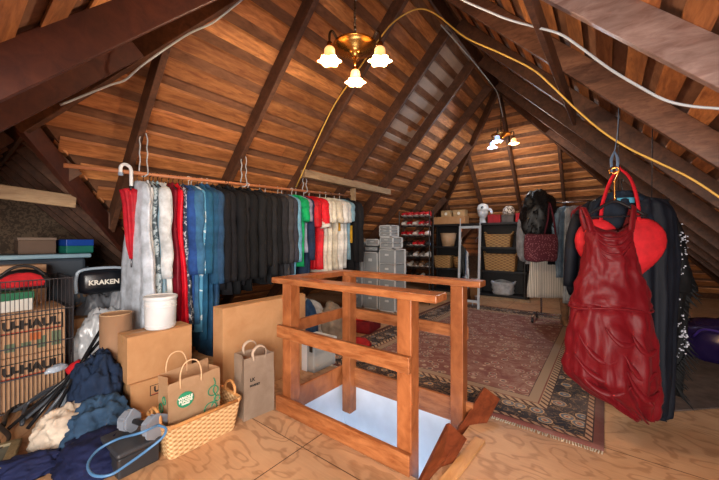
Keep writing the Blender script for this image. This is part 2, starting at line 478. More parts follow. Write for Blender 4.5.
# ties and purlins
rafter(pt(-14, 196, X=-4.05), pt(75, 207, X=-4.05), 'pale_wood', 0.04, 0.12)
rafter((-3.44, 3.15, 2.28), (-3.44, 5.45, 2.28), 'pale_wood', 0.10, 0.11)
rafter((-.36, 1.5, 2.72), (-.27, 4.30, 2.66), 'rafter', 0.035, 0.15)
rafter((-3.46, 4.3, 1.98), (-3.46, 4.3, 2.27), 'pale_wood', 0.09, 0.05, up=(0, 1, 0))
# walls
struct('wall_left', bx(-6.32, -6.24, -1.7, 2.7, 0, 2.9), M['osb'])
bm = B()
box(bm, -6.3, -.7, -1.78, -1.7, 0, 2.1); box(bm, 1.9, 3.0, -1.78, -1.7, 0, 2.1); box(bm, -.7, 1.9, -1.78, -1.7, 0, .6)
struct('wall_back', bm, M['osb'])
struct('window_added', bx(-.7, 1.9, -1.76, -1.74, .6, 2.1), M['clear'])  # unseen window, added as the opening for the fill lamp
struct('ceiling', bx(-6.3, 3.0, -1.78, -.15, 2.10, 2.14), M['shingle'])
struct('baseboard_back', bx(-4.0, -1.3, 7.84, 7.90, 0, .05), M['pale_wood'])

# ------------------------------------------------------------ railing round the stairwell
rt = thing('stair_railing', 'varnished reddish wooden railing on square posts around the stairwell opening', 'railing', (-1.45, 2.07, 0))
def rp(name, bm, mat): return obj(name, bm, mat, rt, world=True)
PW = 0.10
posts = [(-2.03, 1.73, -.02), (-.955, 1.73, -.14), (-2.0, 2.44, -.30), (-.90, 2.44, -.14)]
for (x, y, zb) in posts:
    rp('post', bx(x-PW/2, x+PW/2, y-PW/2, y+PW/2, zb, 1.03, 0.006), M['rail'])
def rail(x0, x1, y0, y1, z0, z1, nm): rp(nm, bx(x0, x1, y0, y1, z0, z1, 0.006), M['rail_x'] if (x1-x0) > (y1-y0) else M['rail'])
rail(-2.17, -.73, 1.64, 1.79, 1.03, 1.075, 'top_rail')
rail(-2.17, -.72, 2.38, 2.52, 1.03, 1.075, 'top_rail')
rail(-2.17, -2.02, 1.792, 2.378, 1.03, 1.075, 'top_rail')
rail(-2.11, -.90, 1.645, 1.678, .595, .695, 'mid_rail')
rail(-2.05, -.85, 2.492, 2.522, .60, .70, 'mid_rail')
rail(-2.11, -2.082, 1.70, 2.49, .60, .70, 'mid_rail')
rail(-2.12, -.90, 1.645, 1.678, .00, .125, 'kick_board')
rail(-2.10, -.80, 2.462, 2.489, -.06, .13, 'kick_board')
rail(-2.099, -2.075, 1.70, 2.46, -.06, .13, 'kick_board')
for z in (.02, -.14): 
    rp('screw', lathe(B(), [(0, .004), (.012, .004), (.014, 0)], 10, (0, 0, 0)), M['brass']).location = Vector((-1.948, 2.42, z))-rt.location
for o in [c for c in rt.children if c.name.startswith('screw')]: o.rotation_euler = (0, PI/2, 0)

# sloping stair boards at the open end
def plank(pts4, th, name, label, mat):
    bm = B(); a, b, c, d = [Vector(p) for p in pts4]; n = (b-a).cross(d-a).normalized()
    if n.z < 0: n = -n
    lo = [bm.verts.new(p-n*th) for p in (a, b, c, d)]; hi = [bm.verts.new(p) for p in (a, b, c, d)]
    bm.faces.new(lo[::-1]); bm.faces.new(hi)
    for i in range(4): bm.faces.new((lo[i], lo[(i+1) % 4], hi[(i+1) % 4], hi[i]))
    o = obj(name, bm, mat, origin=(a+c)/2); return tag(o, label, 'board')
plank([pt(484.5, 386, z=.21), pt(500, 398, z=.13), pt(474, 446, z=-.12), pt(455, 434, z=-.04)], .035, 'sloping_board', 'short reddish varnished board sloping into the stairwell beside the right rear post', M['step'])
plank([pt(449.5, 422, z=.19), pt(467, 438, z=.09), pt(436, 492, z=-.10), pt(414, 494, z=.0)], .035, 'sloping_board', 'long dark red varnished board with scuffed end, nearest the camera at the stairwell', M['step'])
bm = B(); obox(bm, pt(480, 440, z=.002), pt(444, 486, z=.002), (0, 0, 1), .07, .018)
tag(obj('floor_strip', bm, M['light_strip'], origin=pt(470, 455, z=0)), 'pale pine strip nailed to the floor along the stairwell edge', 'wood strip')

# ------------------------------------------------------------ rugs
def rug_mat(W, L):
    t = NT('persian_rug'); v = t.coord(); s = t.n('ShaderNodeSeparateXYZ'); t.l(v, s.inputs[0])
    x, y = s.outputs[0], s.outputs[1]
    e = t.math('MINIMUM', t.math('SUBTRACT', W/2, t.math('ABSOLUTE', x)), t.math('SUBTRACT', L/2, t.math('ABSOLUTE', y)))
    c = lin
    band = t.ramp(e, [(0, c('6a3a33')), (.055, c('35221f')), (.065, c('b08a6c')), (.105, c('3c2a26')), (.115, c('22232d')), (.36, c('3c2a26')), (.37, c('b59a7d')), (.43, c('7d4438')), (.445, c('a08a74')), (.52, c('3c2a28')), (.53, c('74453d'))], 'CONSTANT')
    vo = t.n('ShaderNodeTexVoronoi'); vo.inputs['Scale'].default_value = 7.5; vo.inputs['Randomness'].default_value = .7; t.l(v, vo.inputs['Vector'])
    mot = t.ramp(vo.outputs['Distance'], [(0, c('9c4f41')), (.12, c('bba488')), (.2, c('56697a')), (.34, c('caa77c')), (.40, c('22232d'))], 'CONSTANT')
    vw = t.noise(v, 9, 3, .6, 1.5)
    vine = t.ramp(vw, [(.46, (0, 0, 0, 1)), (.49, (1, 1, 1, 1)), (.52, (0, 0, 0, 1))])
    inb = t.math('MULTIPLY', t.math('GREATER_THAN', e, .115), t.math('LESS_THAN', e, .36))
    a = t.mix(inb, band, mot)
    a = t.mix(t.math('MULTIPLY', t.math('MULTIPLY', vine, inb), .8), a, c('a3825e'))
    # narrow-band motifs
    ch = t.math('FRACT', t.math('MULTIPLY', t.math('ADD', x, y), 14))
    nb = t.math('MULTIPLY', t.math('MAXIMUM', t.math('LESS_THAN', t.math('ABSOLUTE', t.math('SUBTRACT', e, .085)), .02), t.math('LESS_THAN', t.math('ABSOLUTE', t.math('SUBTRACT', e, .40)), .03)), t.math('LESS_THAN', ch, .4))
    a = t.mix(nb, a, c('4a302a'))
    # field: worn, dense small florals
    fld = t.math('GREATER_THAN', e, .53)
    v2 = t.n('ShaderNodeTexVoronoi'); v2.inputs['Scale'].default_value = 9; v2.inputs['Randomness'].default_value = .8; t.l(v, v2.inputs['Vector'])
    f2 = t.ramp(v2.outputs['Distance'], [(0, c('c4b0a2')), (.14, c('9c4f49')), (.26, c('3f404e')), (.34, c('c0a892')), (.42, c('7a4540'))], 'CONSTANT')
    f1 = t.ramp(t.noise(v, 6, 6, .75, 1.5), [(.36, c('65403c')), (.5, c('9c6f64')), (.62, c('cdb8a8'))])
    f3 = t.mix(.30, f2, f1)
    a = t.mix(fld, a, f3)
    wear = t.ramp(t.noise(v, 1.7, 5, .7), [(.45, (0, 0, 0, 1)), (.75, (1, 1, 1, 1))])
    a = t.mix(t.math('MULTIPLY', wear, .35), a, c('a68d80'))
    t.bump(t.noise(v, 90, 2), .3, .004)
    return t.done(a, .95)
RW, RL = 2.75, 4.3
rg = thing('persian_rug', 'large worn red persian rug with navy flowered border covering the floor', 'rug', (-.005-RW/2, 2.60+RL/2, 0))
bm = B(); n = 60
vs = [[bm.verts.new((-RW/2+RW*i/30, -RL/2+RL*j/n, .009+.004*noise.noise(Vector((i*.3, j*.3, 0)))+(.012*math.exp(-((j-0)/2.0)**2) if i > 22 else 0))) for j in range(n+1)] for i in range(31)]
for i in range(30):
    for j in range(n): bm.faces.new((vs[i][j], vs[i+1][j], vs[i+1][j+1], vs[i][j+1]))
ex = bmesh.ops.extrude_face_region(bm, geom=bm.faces[:]); 
for v in [g for g in ex['geom'] if isinstance(g, bmesh.types.BMVert)]: v.co.z = max(v.co.z-.008, .001)
obj('pile', bm, rug_mat(RW, RL), rg, smooth=True)
bm = B()
for i in range(170):
    x = -RW/2+RW*(i+.5)/170; k = random.uniform(-.008, .008)
    tube(bm, [(x, -RL/2+.003, .012), (x+k, -RL/2-.022, .005)], .0042, 4)
obj('fringe', bm, fabric('c9bda8'), rg)
bm = B(); pl = [(.12, 3.75), (.36, 3.50), (.75, 3.88), (1.15, 4.02), (1.6, 4.1), (2.2, 4.3), (2.2, 7.2), (.12, 7.2)]
lo = [bm.verts.new((x, y, .001)) for x, y in pl]; hi = [bm.verts.new((x, y, .012)) for x, y in pl]
bm.faces.new(lo[::-1]); bm.faces.new(hi)
for i in range(len(pl)): bm.faces.new((lo[i], lo[(i+1) % len(pl)], hi[(i+1) % len(pl)], hi[i]))
tag(obj('carpet_remnant', bm, fabric('564a44'), origin=(1, 5, 0)), 'dark grey brown carpet remnant under the right eave', 'carpet')

# ------------------------------------------------------------ garments
def cloth(bm, w0, w1, L, t, ztop, seed, neck=.07, slope=.07, folds=3, famp=.014, hemwave=.0, n=36, rows=18, waist=None):
    """hollow-looking hanging garment: x across, y thickness"""
    rnd = random.Random(seed); ph = [rnd.uniform(0, 6.28) for _ in range(5)]
    rings = []
    for i in range(rows+1):
        s = i/rows
        if i < 4:
            k = i/3; hw = neck+(w0-neck)*math.sin(k*PI/2)**1.0; z = ztop-slope*k**1.3; ht = t*(.35+.5*k)
        else:
            q = (i-3)/(rows-3); hw = w0+(w1-w0)*q
            if waist: hw *= 1-waist*math.sin(min(q/.5, 1)*PI)**2
            z = ztop-slope-(L-slope)*q; ht = t*(.85+.3*q)
        ring = []
        for j in range(n):
            a = 2*PI*j/n; cx = math.copysign(abs(math.cos(a))**.8, math.cos(a)); cy = math.sin(a)
            q = max(0, (i-3)/(rows-3)); 
            f = (math.sin(folds*PI*cx+ph[0]+q*1.2)+.6*math.sin(folds*1.9*PI*cx+ph[1]-q))*famp*(.25+q*.9)
            e = 1+.06*math.sin(q*7+ph[2])*q
            zz = z+(hemwave*math.sin(folds*2*PI*cx+ph[3]) if i == rows else 0)+.012*noise.noise(Vector((cx*3, q*6, seed)))
            ring.append(bm.verts.new((hw*cx*e+.01*noise.noise(Vector((q*5, cy, seed*1.7))), ht*cy+f+.012*noise.noise(Vector((cx*2, q*7, seed*2.3))), zz)))
        rings.append(ring)
    for a, b in zip(rings, rings[1:]):
        for j in range(n): bm.faces.new((a[j], a[(j+1) % n], b[(j+1) % n], b[j]))
    bm.faces.new(rings[0][::-1]); bm.faces.new(rings[-1])
    return bm
def sleeve(sgn, w0, ztop, slope, Ls, r0, seed, out=.03):
    rnd = random.Random(seed*5+sgn); bm = B()
    x = sgn*(w0-.035); z = ztop-slope-.03
    pts = [(x-sgn*.06, 0, z+.03)]
    m = 7
    for i in range(m+1):
        q = i/m; pts.append((x+sgn*(.035+out*q)+rnd.uniform(-.006, .006), -.006+rnd.uniform(-.010, .010), z-.01-Ls*q))
    tube(bm, pts, [r0*.85, r0*1.08, r0, r0*.94, r0*.98, r0*.82], 12, 3, .8)
    return bm
def hanger_mesh(w=.2, dz=.06):
    bm = B()
    tube(bm, [(0, 0, -.005-.02), (0, 0, -.045), (0, 0, -.085)], .0035, 6)
    tube(bm, [(0, -.016, -.002), (0, -.017, .012), (0, 0, .022), (0, .017, .012), (0, .014, -.008), (0, 0, -.026)], .0035, 6, 4)
    tube(bm, [(-w, 0, -.085-dz), (-w*.5, 0, -.10), (0, 0, -.082), (w*.5, 0, -.10), (w, 0, -.085-dz)], .007, 6, 3)
    tube(bm, [(-w, 0, -.085-dz), (w, 0, -.085-dz)], .004, 6)
    return bm
HM = {}
def hanger(loc, rz, kind, label, group):
    if kind not in HM:
        mt = {'black': M['blackgloss'], 'white': M['white'], 'wood': M['rod']}[kind]
        o = obj('clothes_hanger', hanger_mesh(), mt, smooth=True); HM[kind] = o
    else:
        o = HM[kind].copy(); C.objects.link(o)
    o.location = loc; o.rotation_euler = (0, 0, rz)
    return tag(o, label, 'hanger', group)
RODX = -3.5
def rodz(y): return 1.985+.041*(y-.5)
def rody(px):
    a = (px-359.5)/320; return RODX*(.6088*a+.7934)/(.7934*a-.6088)
rod = thing('clothes_rod', 'long wooden clothes rod slung from the rafters along the left slope', 'clothes rod', (RODX, .56, rodz(.56)))
obj('pole', tube(B(), [(RODX, .60, rodz(.60)), (RODX, 4.32, rodz(4.32))], .019, 12), M['rod'], rod, world=True, smooth=True)
obj('end_disc', tube(B(), [(RODX, 4.32, rodz(4.32)), (RODX, 4.34, rodz(4.34))], .024, 12), M['steel'], rod, world=True, smooth=True)
for y, nm in ((1.17, 'first loop of white cord above the pale gown'), (2.24, 'middle loop of white cord above the dark jackets'), (3.24, 'far loop of white cord above the red jersey')):
    bm = B(); zt = zL(RODX)+.02; zr = rodz(y)
    for sg in (-1, 1):
        pts = [(RODX+.02*sg, y+.012*sg, zt)]+[(RODX+.013*sg*(1 if k % 2 else -.6), y+.03*sg, zt+(zr-zt)*k/6) for k in range(1, 6)]+[(RODX+.024*sg, y+.03*sg, zr)]
        tube(bm, pts, .006, 6, 3)
    tube(bm, [(RODX-.024, y-.03, zr), (RODX, y, zr-.026), (RODX+.024, y+.03, zr)], .006, 6, 4)
    tag(obj('hanging_cord', bm, M['whitewire'], origin=(RODX, y, zr), smooth=True), nm + ' holding the wooden rod', 'cord', 'cords holding the clothes rod')
# px on rod, kind, length, material, label, category
P_leaf = pattern('grey_leaf_print', 'aab8bd', '47555c', 16, .5, 'noise')
P_dots = pattern('polka_dot_print', 'd8dad8', '1d1f26', 26, .26, 'dots')
P_dark = pattern('dark_speckle_print', '27354a', 'c3cbd2', 24, .56, 'noise')
P_blue = pattern('blue_floral_print', '4f93b8', 'd3e3ea', 9, .55, 'noise')
P_jers = M['offwhite']
G = [
 (137, 'gown', 1.12, fabric('c3cdd9', .7), 'pale blue grey long gown in thin plastic, leftmost on the rod', 'gown', .27, .10),
 (143, 'gown', 1.10, fabric('d3d9df', .7), 'silver white long gown beside the pale blue grey gown', 'gown', .22, .05),
 (149, 'gown', 1.05, P_leaf, 'long grey dress with leaf print', 'dress', .20, .04),
 (153, 'gown', 1.02, fabric('8fb0c2'), 'light blue dress between leaf print and white dress', 'dress', .20, .035),
 (157, 'shirt', .98, fabric('ccd2d6'), 'white blouse left of the polka dot dress', 'blouse', .20, .04),
 (162, 'gown', 1.08, P_dots, 'white dress with black polka dots', 'dress', .20, .04),
 (168, 'gown', 1.14, fabric('7c0f24', .5), 'deep crimson long dress beside the polka dots', 'dress', .20, .045),
 (173, 'gown', 1.16, fabric('d01026', .45), 'bright red long dress', 'dress', .22, .055),
 (178, 'gown', 1.10, P_dark, 'navy dress with fine white speckle print beside the red dress', 'dress', .20, .035),
 (183, 'shirt', 1.02, fabric('24498a'), 'royal blue shirt right of the speckled dress', 'shirt', .20, .045),
 (188, 'shirt', 1.0, fabric('38688f'), 'medium blue shirt left of the blue flowered shirt', 'shirt', .20, .04),
 (192, 'shirt', 1.06, P_blue, 'light blue shirt with white flower print', 'shirt', .21, .045),
 (197, 'shirt', 1.08, fabric('1f5577'), 'teal blue denim shirt right of the blue flowered shirt', 'shirt', .21, .045),
 (202, 'jacket', 1.14, fabric('1f4a6b'), 'long blue denim dress in the middle of the blue clothes', 'dress', .22, .05),
 (207, 'jacket', 1.20, fabric('27486a'), 'longest dark blue denim coat at the end of the blue clothes', 'coat', .22, .05),
 (213, 'jacket', .84, fabric('101117'), 'black jacket touching the denim coat', 'jacket', .23, .05),
 (219, 'jacket', .86, fabric('15151a'), 'charcoal jacket, second dark one from the denim', 'jacket', .23, .05),
 (226, 'jacket', .88, fabric('0e0f13'), 'black zip jacket, third dark one from the denim', 'jacket', .24, .055),
 (233, 'jacket', .82, fabric('1a1a1e'), 'dark grey hooded jacket, fourth dark one from the denim', 'jacket', .23, .05),
 (240, 'jacket', .86, fabric('0b0c0f'), 'black coat under the middle cord, fifth dark one from the denim', 'jacket', .24, .055),
 (247, 'jacket', .80, fabric('131417'), 'black jacket with studs, sixth dark one from the denim', 'jacket', .24, .05),
 (254, 'shirt', .84, fabric('101013'), 'black shirt, seventh dark one from the denim', 'shirt', .23, .045),
 (260, 'jacket', .84, fabric('1e1f22'), 'faded black jacket, eighth dark one from the denim', 'jacket', .23, .05),
 (266, 'shirt', .80, fabric('0f1013'), 'black shirt, ninth dark one from the denim', 'shirt', .22, .045),
 (272, 'shirt', .80, fabric('242428'), 'charcoal shirt, tenth dark one from the denim', 'shirt', .22, .045),
 (278, 'shirt', .82, fabric('3c3c40'), 'mid grey shirt before the striped shirt', 'shirt', .22, .045),
 (282.5, 'shirt', .80, fabric('3a3b46'), 'slate shirt with small red stripe beside the light blue shirt', 'shirt', .21, .04),
 (286.5, 'shirt', .86, fabric('6fa3bf'), 'thin light blue shirt left of the green shirt', 'shirt', .20, .03),
 (291, 'shirt', .72, fabric('0c9a5c'), 'bright green short sleeved t-shirt among grey and navy shirts', 't-shirt', .23, .05),
 (296, 'shirt', .60, fabric('8f93a8'), 'lavender grey t-shirt right of the green one', 't-shirt', .22, .04),
 (300, 'shirt', .84, fabric('24344f'), 'navy shirt between lavender and red', 'shirt', .20, .04),
 (304.5, 'jersey', .78, fabric('b5121f', .6), 'dark side red jersey nearest the navy shirt', 'jersey', .24, .05),
 (309.5, 'jersey', .80, fabric('d01a28', .6), 'bright red jersey with white block stripes on the sleeve', 'jersey', .26, .055),
 (315, 'shirt', .82, fabric('d9d2c4'), 'cream jersey right of the red jersey', 'jersey', .25, .05),
 (320, 'shirt', .84, fabric('e0dac8'), 'cream shirt, second cream one from the red jersey', 'shirt', .24, .05),
 (325, 'shirt', .80, fabric('cfc7b5'), 'beige white shirt, third pale one from the red jersey', 'shirt', .24, .05),
 (330, 'shirt', .84, fabric('dcdcd8'), 'white t-shirt with yellow print', 't-shirt', .24, .05),
 (335, 'shirt', .82, fabric('cdd0cf'), 'white t-shirt next to the pale blue one', 't-shirt', .24, .045),
 (339, 'shirt', .72, fabric('7fa3b5'), 'pale blue t-shirt near the rod end', 't-shirt', .22, .04),
 (343, 'jacket', .86, fabric('131316'), 'black jacket with yellow panel near the rod end', 'jacket', .24, .045),
 (347, 'jacket', .88, fabric('1d1d20'), 'last charcoal jacket at the far end of the rod', 'jacket', .25, .045),
]
names = {'gown': 'gown', 'dress': 'dress', 'blouse': 'blouse', 'shirt': 'shirt', 'coat': 'coat', 'jacket': 'jacket', 't-shirt': 't_shirt', 'jersey': 'jersey'}
for gi, (px, kind, L, mt, lab, cat, hw, th) in enumerate(G):
    y = rody(px); zr = rodz(y); L = L*(1+.02*random.uniform(-1, 1))*(1.28 if gi < 9 else 1.45 if gi < 12 else 1.52 if gi < 15 else 1.36); hw *= 1.15; rz = random.uniform(-.05, .05)
    th = min(th, .045)
    t = thing(names[cat], lab, cat, (RODX+random.uniform(-.02, .02), y, zr), rz, 'clothes on the left rod')
    ztop = -.075
    if kind == 'gown':
        bm = cloth(B(), hw*.82, hw*1.15, L, th, ztop, gi+1, neck=.05, slope=.10, folds=4, famp=.012, waist=.18)
        obj('body', bm, mt, t, smooth=True)
        if gi != 0:
            for sg in (-1, 1):
                obj('strap', tube(B(), [(sg*hw*.5, 0, ztop-.06), (sg*.10, 0, ztop+.0)], .010, 6, 0), mt, t, smooth=True)
    else:
        bm = cloth(B(), hw*.92, hw*.92, L, th, ztop, gi+1, neck=.06, slope=.08, folds=3, famp=.010)
        obj('body', bm, mt, t, smooth=True)
        Ls = {'jacket': .92, 'shirt': .26 if cat == 't-shirt' else .80, 'jersey': .34}[kind]
        if lab.startswith('cream') or lab.startswith('beige') or lab.startswith('white t'): Ls = .28
        for sg in (-1, 1):
            obj('sleeve', sleeve(sg, hw, ztop, .08, Ls, .055 if kind != 'jersey' else .07, gi+1), mt, t, smooth=True)
        if kind == 'jacket':
            obj('collar', tube(B(), [(-.075, -.01, ztop-.02), (-.06, -.03, ztop+.015), (0, -.03, ztop+.005), (.06, -.03, ztop+.015), (.075, -.01, ztop-.02)], .018, 8, 3), mt, t, smooth=True)
        else:
            obj('collar', tube(B(), [(-.065, -.005, ztop-.01), (-.04, -.02, ztop-.022), (0, -.026, ztop-.03), (.04, -.02, ztop-.022), (.065, -.005, ztop-.01)], .009, 6, 3), mt, t, smooth=True)
        if 'white block' in lab:
            bm = B()
            for k in range(6):
                zc = -.26-.042*k; box(bm, hw-.075, hw-.075+.05+.012*k, -.075-.0*k, -.05, zc-.011, zc+.011)
            box(bm, hw-.03, hw+.06, -.072, -.05, -.50, -.475)
            o = obj('sleeve_stripe', bm, M['offwhite'], t); o['label'] = 'white block stripes'
            obj('cuff', tube(B(), [(hw+.025, 0, -.50), (hw+.035, 0, -.545)], .076, 12, 0, .8), fabric('d8d4cb'), t, smooth=True)
        if 'yellow print' in lab: obj('print', bx(hw*.2, hw*.85, -.07, -.045, -.60, -.42), fabric('d6a02c'), t)['label'] = 'yellow print'
        if 'yellow panel' in lab: obj('panel', bx(hw*.3, hw*.95, -.07, -.04, -.80, -.52), fabric('d9a92f'), t)['label'] = 'yellow panel'
    kd = 'black' if gi < 9 or 15 <= gi < 20 or gi > 38 else ('white' if gi % 3 else 'black')
    hanger((t.location.x, y, zr), rz, kd, '%s plastic clothes hanger on the wooden rod among the %s' % (kd, 'pale and red dresses' if gi < 9 else 'blue denim clothes' if gi < 15 else 'black and grey jackets' if gi < 27 else 'coloured shirts and jerseys'), 'hangers on the wooden rod')
# thin plastic film over the first gown
# umbrella
ux, uy = RODX+.03, rody(127.5)
um = thing('umbrella', 'closed red umbrella with white crook handle hooked on the left end of the rod', 'umbrella', (ux, uy, rodz(uy)))
R = .03
hk = [(0, -.062, -.02), (0, -.06, .035), (0, -.035, .062), (0, 0, .052), (0, .018, .02), (0, .02, -.06), (0, .02, -.16)]
obj('handle', tube(B(), hk, .015, 10, 4), M['white'], um, smooth=True)
obj('handle_tip', tube(B(), [(0, -.062, -.045), (0, -.062, -.018)], .019, 10), plain('8fa0b8', .4), um, smooth=True)
bm = B(); prof = [(-.16, .015), (-.175, .075), (-.21, .068), (-.3, .056), (-.5, .048), (-.68, .036), (-.80, .014)]
rings = []
for z, r in prof:
    rings.append([bm.verts.new((r*(1+.22*math.cos(6*a+z*6))*math.cos(a), .02+r*(1+.22*math.cos(6*a+z*6))*math.sin(a), z+(.012*math.cos(6*a) if z > -.2 else 0))) for a in [2*PI*j/36 for j in range(36)]])
for a, b in zip(rings, rings[1:]):
    for j in range(36): bm.faces.new((a[j], a[(j+1) % 36], b[(j+1) % 36], b[j]))
bm.faces.new(rings[0]); bm.faces.new(rings[-1])
obj('canopy', bm, fabric('b81c2c', .6), um, smooth=True)
obj('tip', tube(B(), [(0, .02, -.79), (0, .02, -.88)], .006, 6), M['steel'], um, smooth=True)
obj('ferrule', tube(B(), [(0, .02, -.13), (0, .02, -.17)], .02, 10), M['black'], um, smooth=True)

# ------------------------------------------------------------ chandeliers
M['shade'] = emit('frosted_glass_lit', 'ffc27a', 0.85)
M['shade_cool'] = emit('frosted_glass_cool', 'a9c8ff', 0.9)
M['bulb'] = emit('bulb_lit', 'ffe6b8', 30)
M['bulb_cool'] = emit('bulb_cool', 'dbe8ff', 30)
def chandelier(c, top, label, cools, power, rz):
    t = thing('ceiling_lamp', label, 'chandelier', (c[0], c[1], c[2]), rz)
    obj('stem', tube(B(), [(0, 0, .04), (0, 0, top-c[2])], .010, 8), M['bronze'], t, smooth=True)
    bm = B(); nl = int((top-c[2]-.1)/.04)
    for k in range(nl):
        z = .08+k*.04; tube(bm, [(-.012 if k % 2 else 0, 0 if k % 2 else -.012, z), (.012 if k % 2 else 0, 0 if k % 2 else .012, z)], .012, 6)
    obj('chain', bm, M['bronze'], t)
    obj('bowl', lathe(B(), [(.0, .045), (.06, .042), (.12, .030), (.175, .012), (.188, .003), (.180, -.008), (.14, -.024), (.10, -.038), (.088, -.046), (.070, -.050), (.058, -.062), (.03, -.085), (.0, -.092)], 32), M['brass'], t, smooth=True)
    obj('finial', lathe(B(), [(.0, -.09), (.018, -.095), (.010, -.11), (.020, -.125), (.008, -.145), (.012, -.16), (0, -.17)], 12), M['brass'], t, smooth=True)
    for i in range(3):
        a = PI/2+i*2*PI/3; ca, sa = math.cos(a), math.sin(a); r = .235
        arm = obj('arm', tube(B(), [(.16*ca, .16*sa, .0), (.19*ca, .19*sa, .045), (.215*ca, .215*sa, .065), (.235*ca, .235*sa, .035), (.235*ca, .235*sa, -.05)], .010, 8, 4), M['bronze'], t, smooth=True)
        obj('socket', lathe(B(), [(.0, -.03), (.022, -.035), (.026, -.06), (.026, -.09), (0, -.095)], 12, (r*ca, r*sa, 0)), M['brass'], arm, smooth=True)
        cool = i in cools
        sh = lathe(B(), [(.030, -.075), (.042, -.09), (.044, -.12), (.042, -.135), (.055, -.155), (.078, -.178), (.088, -.185)], 48, (r*ca, r*sa, 0), rippl=(.14, 6))
        so = obj('shade', sh, M['shade_cool'] if cool else M['shade'], t, smooth=True)
        so['label'] = 'cool white lit shade' if cool else 'warm lit glass shade'
        b2 = lathe(B(), [(0, -.10), (.018, -.11), (.028, -.135), (.026, -.155), (.012, -.17), (0, -.172)], 14, (r*ca, r*sa, 0))
        obj('bulb', b2, M['bulb_cool'] if cool else M['bulb'], so, smooth=True)
        l = bpy.data.lights.new('lamp_light', 'POINT'); l.energy = power; l.shadow_soft_size = .04
        l.color = (.75, .87, 1) if cool else (1, .74, .50)
        lo = bpy.data.objects.new('lamp_light', l); C.objects.link(lo); lo.parent = t; lo.location = (r*ca, r*sa, -.22)
    return t
c1 = pt(355, 46, X=RX)
chandelier((c1.x, c1.y, c1.z), zN(c1.y)+.1, 'brass bowl chandelier with three lit glass shades hanging nearest the camera', (), 26, math.radians(37.5))
c2 = pt(501, 134, d=6.28)
chandelier((c2.x, c2.y, c2.z), 4.3, 'far brass chandelier under the roof peak with bluish and warm shades', (0, 1), 24, math.radians(37.5+20))

# ------------------------------------------------------------ wires on the beams
def wire(pts, r, mat, label, name='electric_cable'):
    bm = tube(B(), pts, r, 8, 5); return tag(obj(name, bm, mat, origin=pts[0], smooth=True), label, 'cable')
yw = [pt(296, 186, X=-3.45), pt(330, 112, d=4.1), pt(352, 78, d=3.7), pt(378, 40, d=3.3), pt(395, 20, d=3.3), pt(418, 8, d=3.35), pt(437, 14, Y=3.2), pt(465, 36, Y=3.2), pt(500, 52, Y=3.2), pt(532, 68, Y=3.2), pt(552, 85, Y=3.2), pt(577, 109, Y=3.2), pt(603, 131, Y=3.2), pt(630, 148, Y=3.2), pt(655, 160, Y=3.2), pt(690, 177, Y=3.2), pt(722, 198, Y=3.2), pt(760, 225, Y=3.2)]
wire(yw, .0075, M['yellowwire'], 'long yellow cable running from the clothes rod over the ridge and down the right rafters')
wire([pt(60, 104, X=-3.1), pt(85, 94, X=-3.05), pt(110, 84, X=-2.95), pt(125, 79, X=-2.9), pt(140, 66, X=-2.8), pt(165, 48, X=-2.7), pt(190, 32, X=-2.6), pt(212, 22, X=-2.5), pt(228, 10, X=-2.45), pt(250, -8, X=-2.4)], .008, M['whitewire'], 'white cable looping along the hip beam at upper left')
wire([pt(450, -10, Y=2.28), pt(465, 0, Y=2.28), pt(490, 11, Y=2.28), pt(510, 19, Y=2.28), pt(536, 26, Y=2.28), pt(560, 33, Y=2.28), pt(580, 46, Y=2.28), pt(610, 68, Y=2.28), pt(640, 86, Y=2.28), pt(665, 99, Y=2.28), pt(690, 105, Y=2.28), pt(725, 108, Y=2.28)], .007, M['whitewire'], 'white cable sagging below the wide rafter at upper right')
wire([pt(441, 24, d=4.0), pt(460, 45, d=4.4), pt(478, 66, d=4.9), pt(493, 85, d=5.5), pt(498, 94, d=5.8), pt(503, 116, d=6.1)], .008, M['whitewire'], 'thin pale cable along the ridge to the far chandelier')
# ------------------------------------------------------------ cardboard boxes
def carton(name, label, x0, x1, y0, y1, z0, z1, mat, group=None, flaps=True, texts=(), rz=0):
    cx, cy = (x0+x1)/2, (y0+y1)/2; hx, hy, h = (x1-x0)/2, (y1-y0)/2, z1-z0
    t = thing(name, label, 'box', (cx, cy, z0), rz, group)
    bm = B(); box(bm, -hx, hx, -hy, hy, 0, h-.004, 0, .004); obj('body', bm, mat, t)
    if flaps:
        long_y = hy > hx
        for sg in (-1, 1):
            bm = B()
            if long_y: box(bm, min(0, sg*hx)+.001, max(0, sg*hx)-.001, -hy, hy, h-.0035, h)
            else: box(bm, -hx, hx, min(0, sg*hy)+.001, max(0, sg*hy)-.001, h-.0035, h)
            obj('flap', bm, mat, t)
        bm = B()
        if long_y: box(bm, -.025, .025, -hy-.001, hy+.001, h, h+.001); box(bm, -.025, .025, -hy-.0015, -hy, h-.06, h)
        else: box(bm, -hx-.001, hx+.001, -.025, .025, h, h+.001); box(bm, hx, hx+.0015, -.025, .025, h-.06, h)
        obj('tape', bm, plain('b58a5c', .35), t)
    for (s_, size, y, z, mt) in texts:
        text_mesh(s_, size, mt, 'lettering', t, (hx+.001, y, z), FX, bold=size*.03)
    return t
def frame_box(t, hx, y0, y1, z0, z1, w_, mat):
    bm = B()
    for (a, b, c, d) in ((y0, y1, z0, z0+w_), (y0, y1, z1-w_, z1), (y0, y0+w_, z0, z1), (y1-w_, y1, z0, z1)):
        box(bm, hx, hx+.0012, a, b, c, d)
    obj('printed_frame', bm, mat, t)
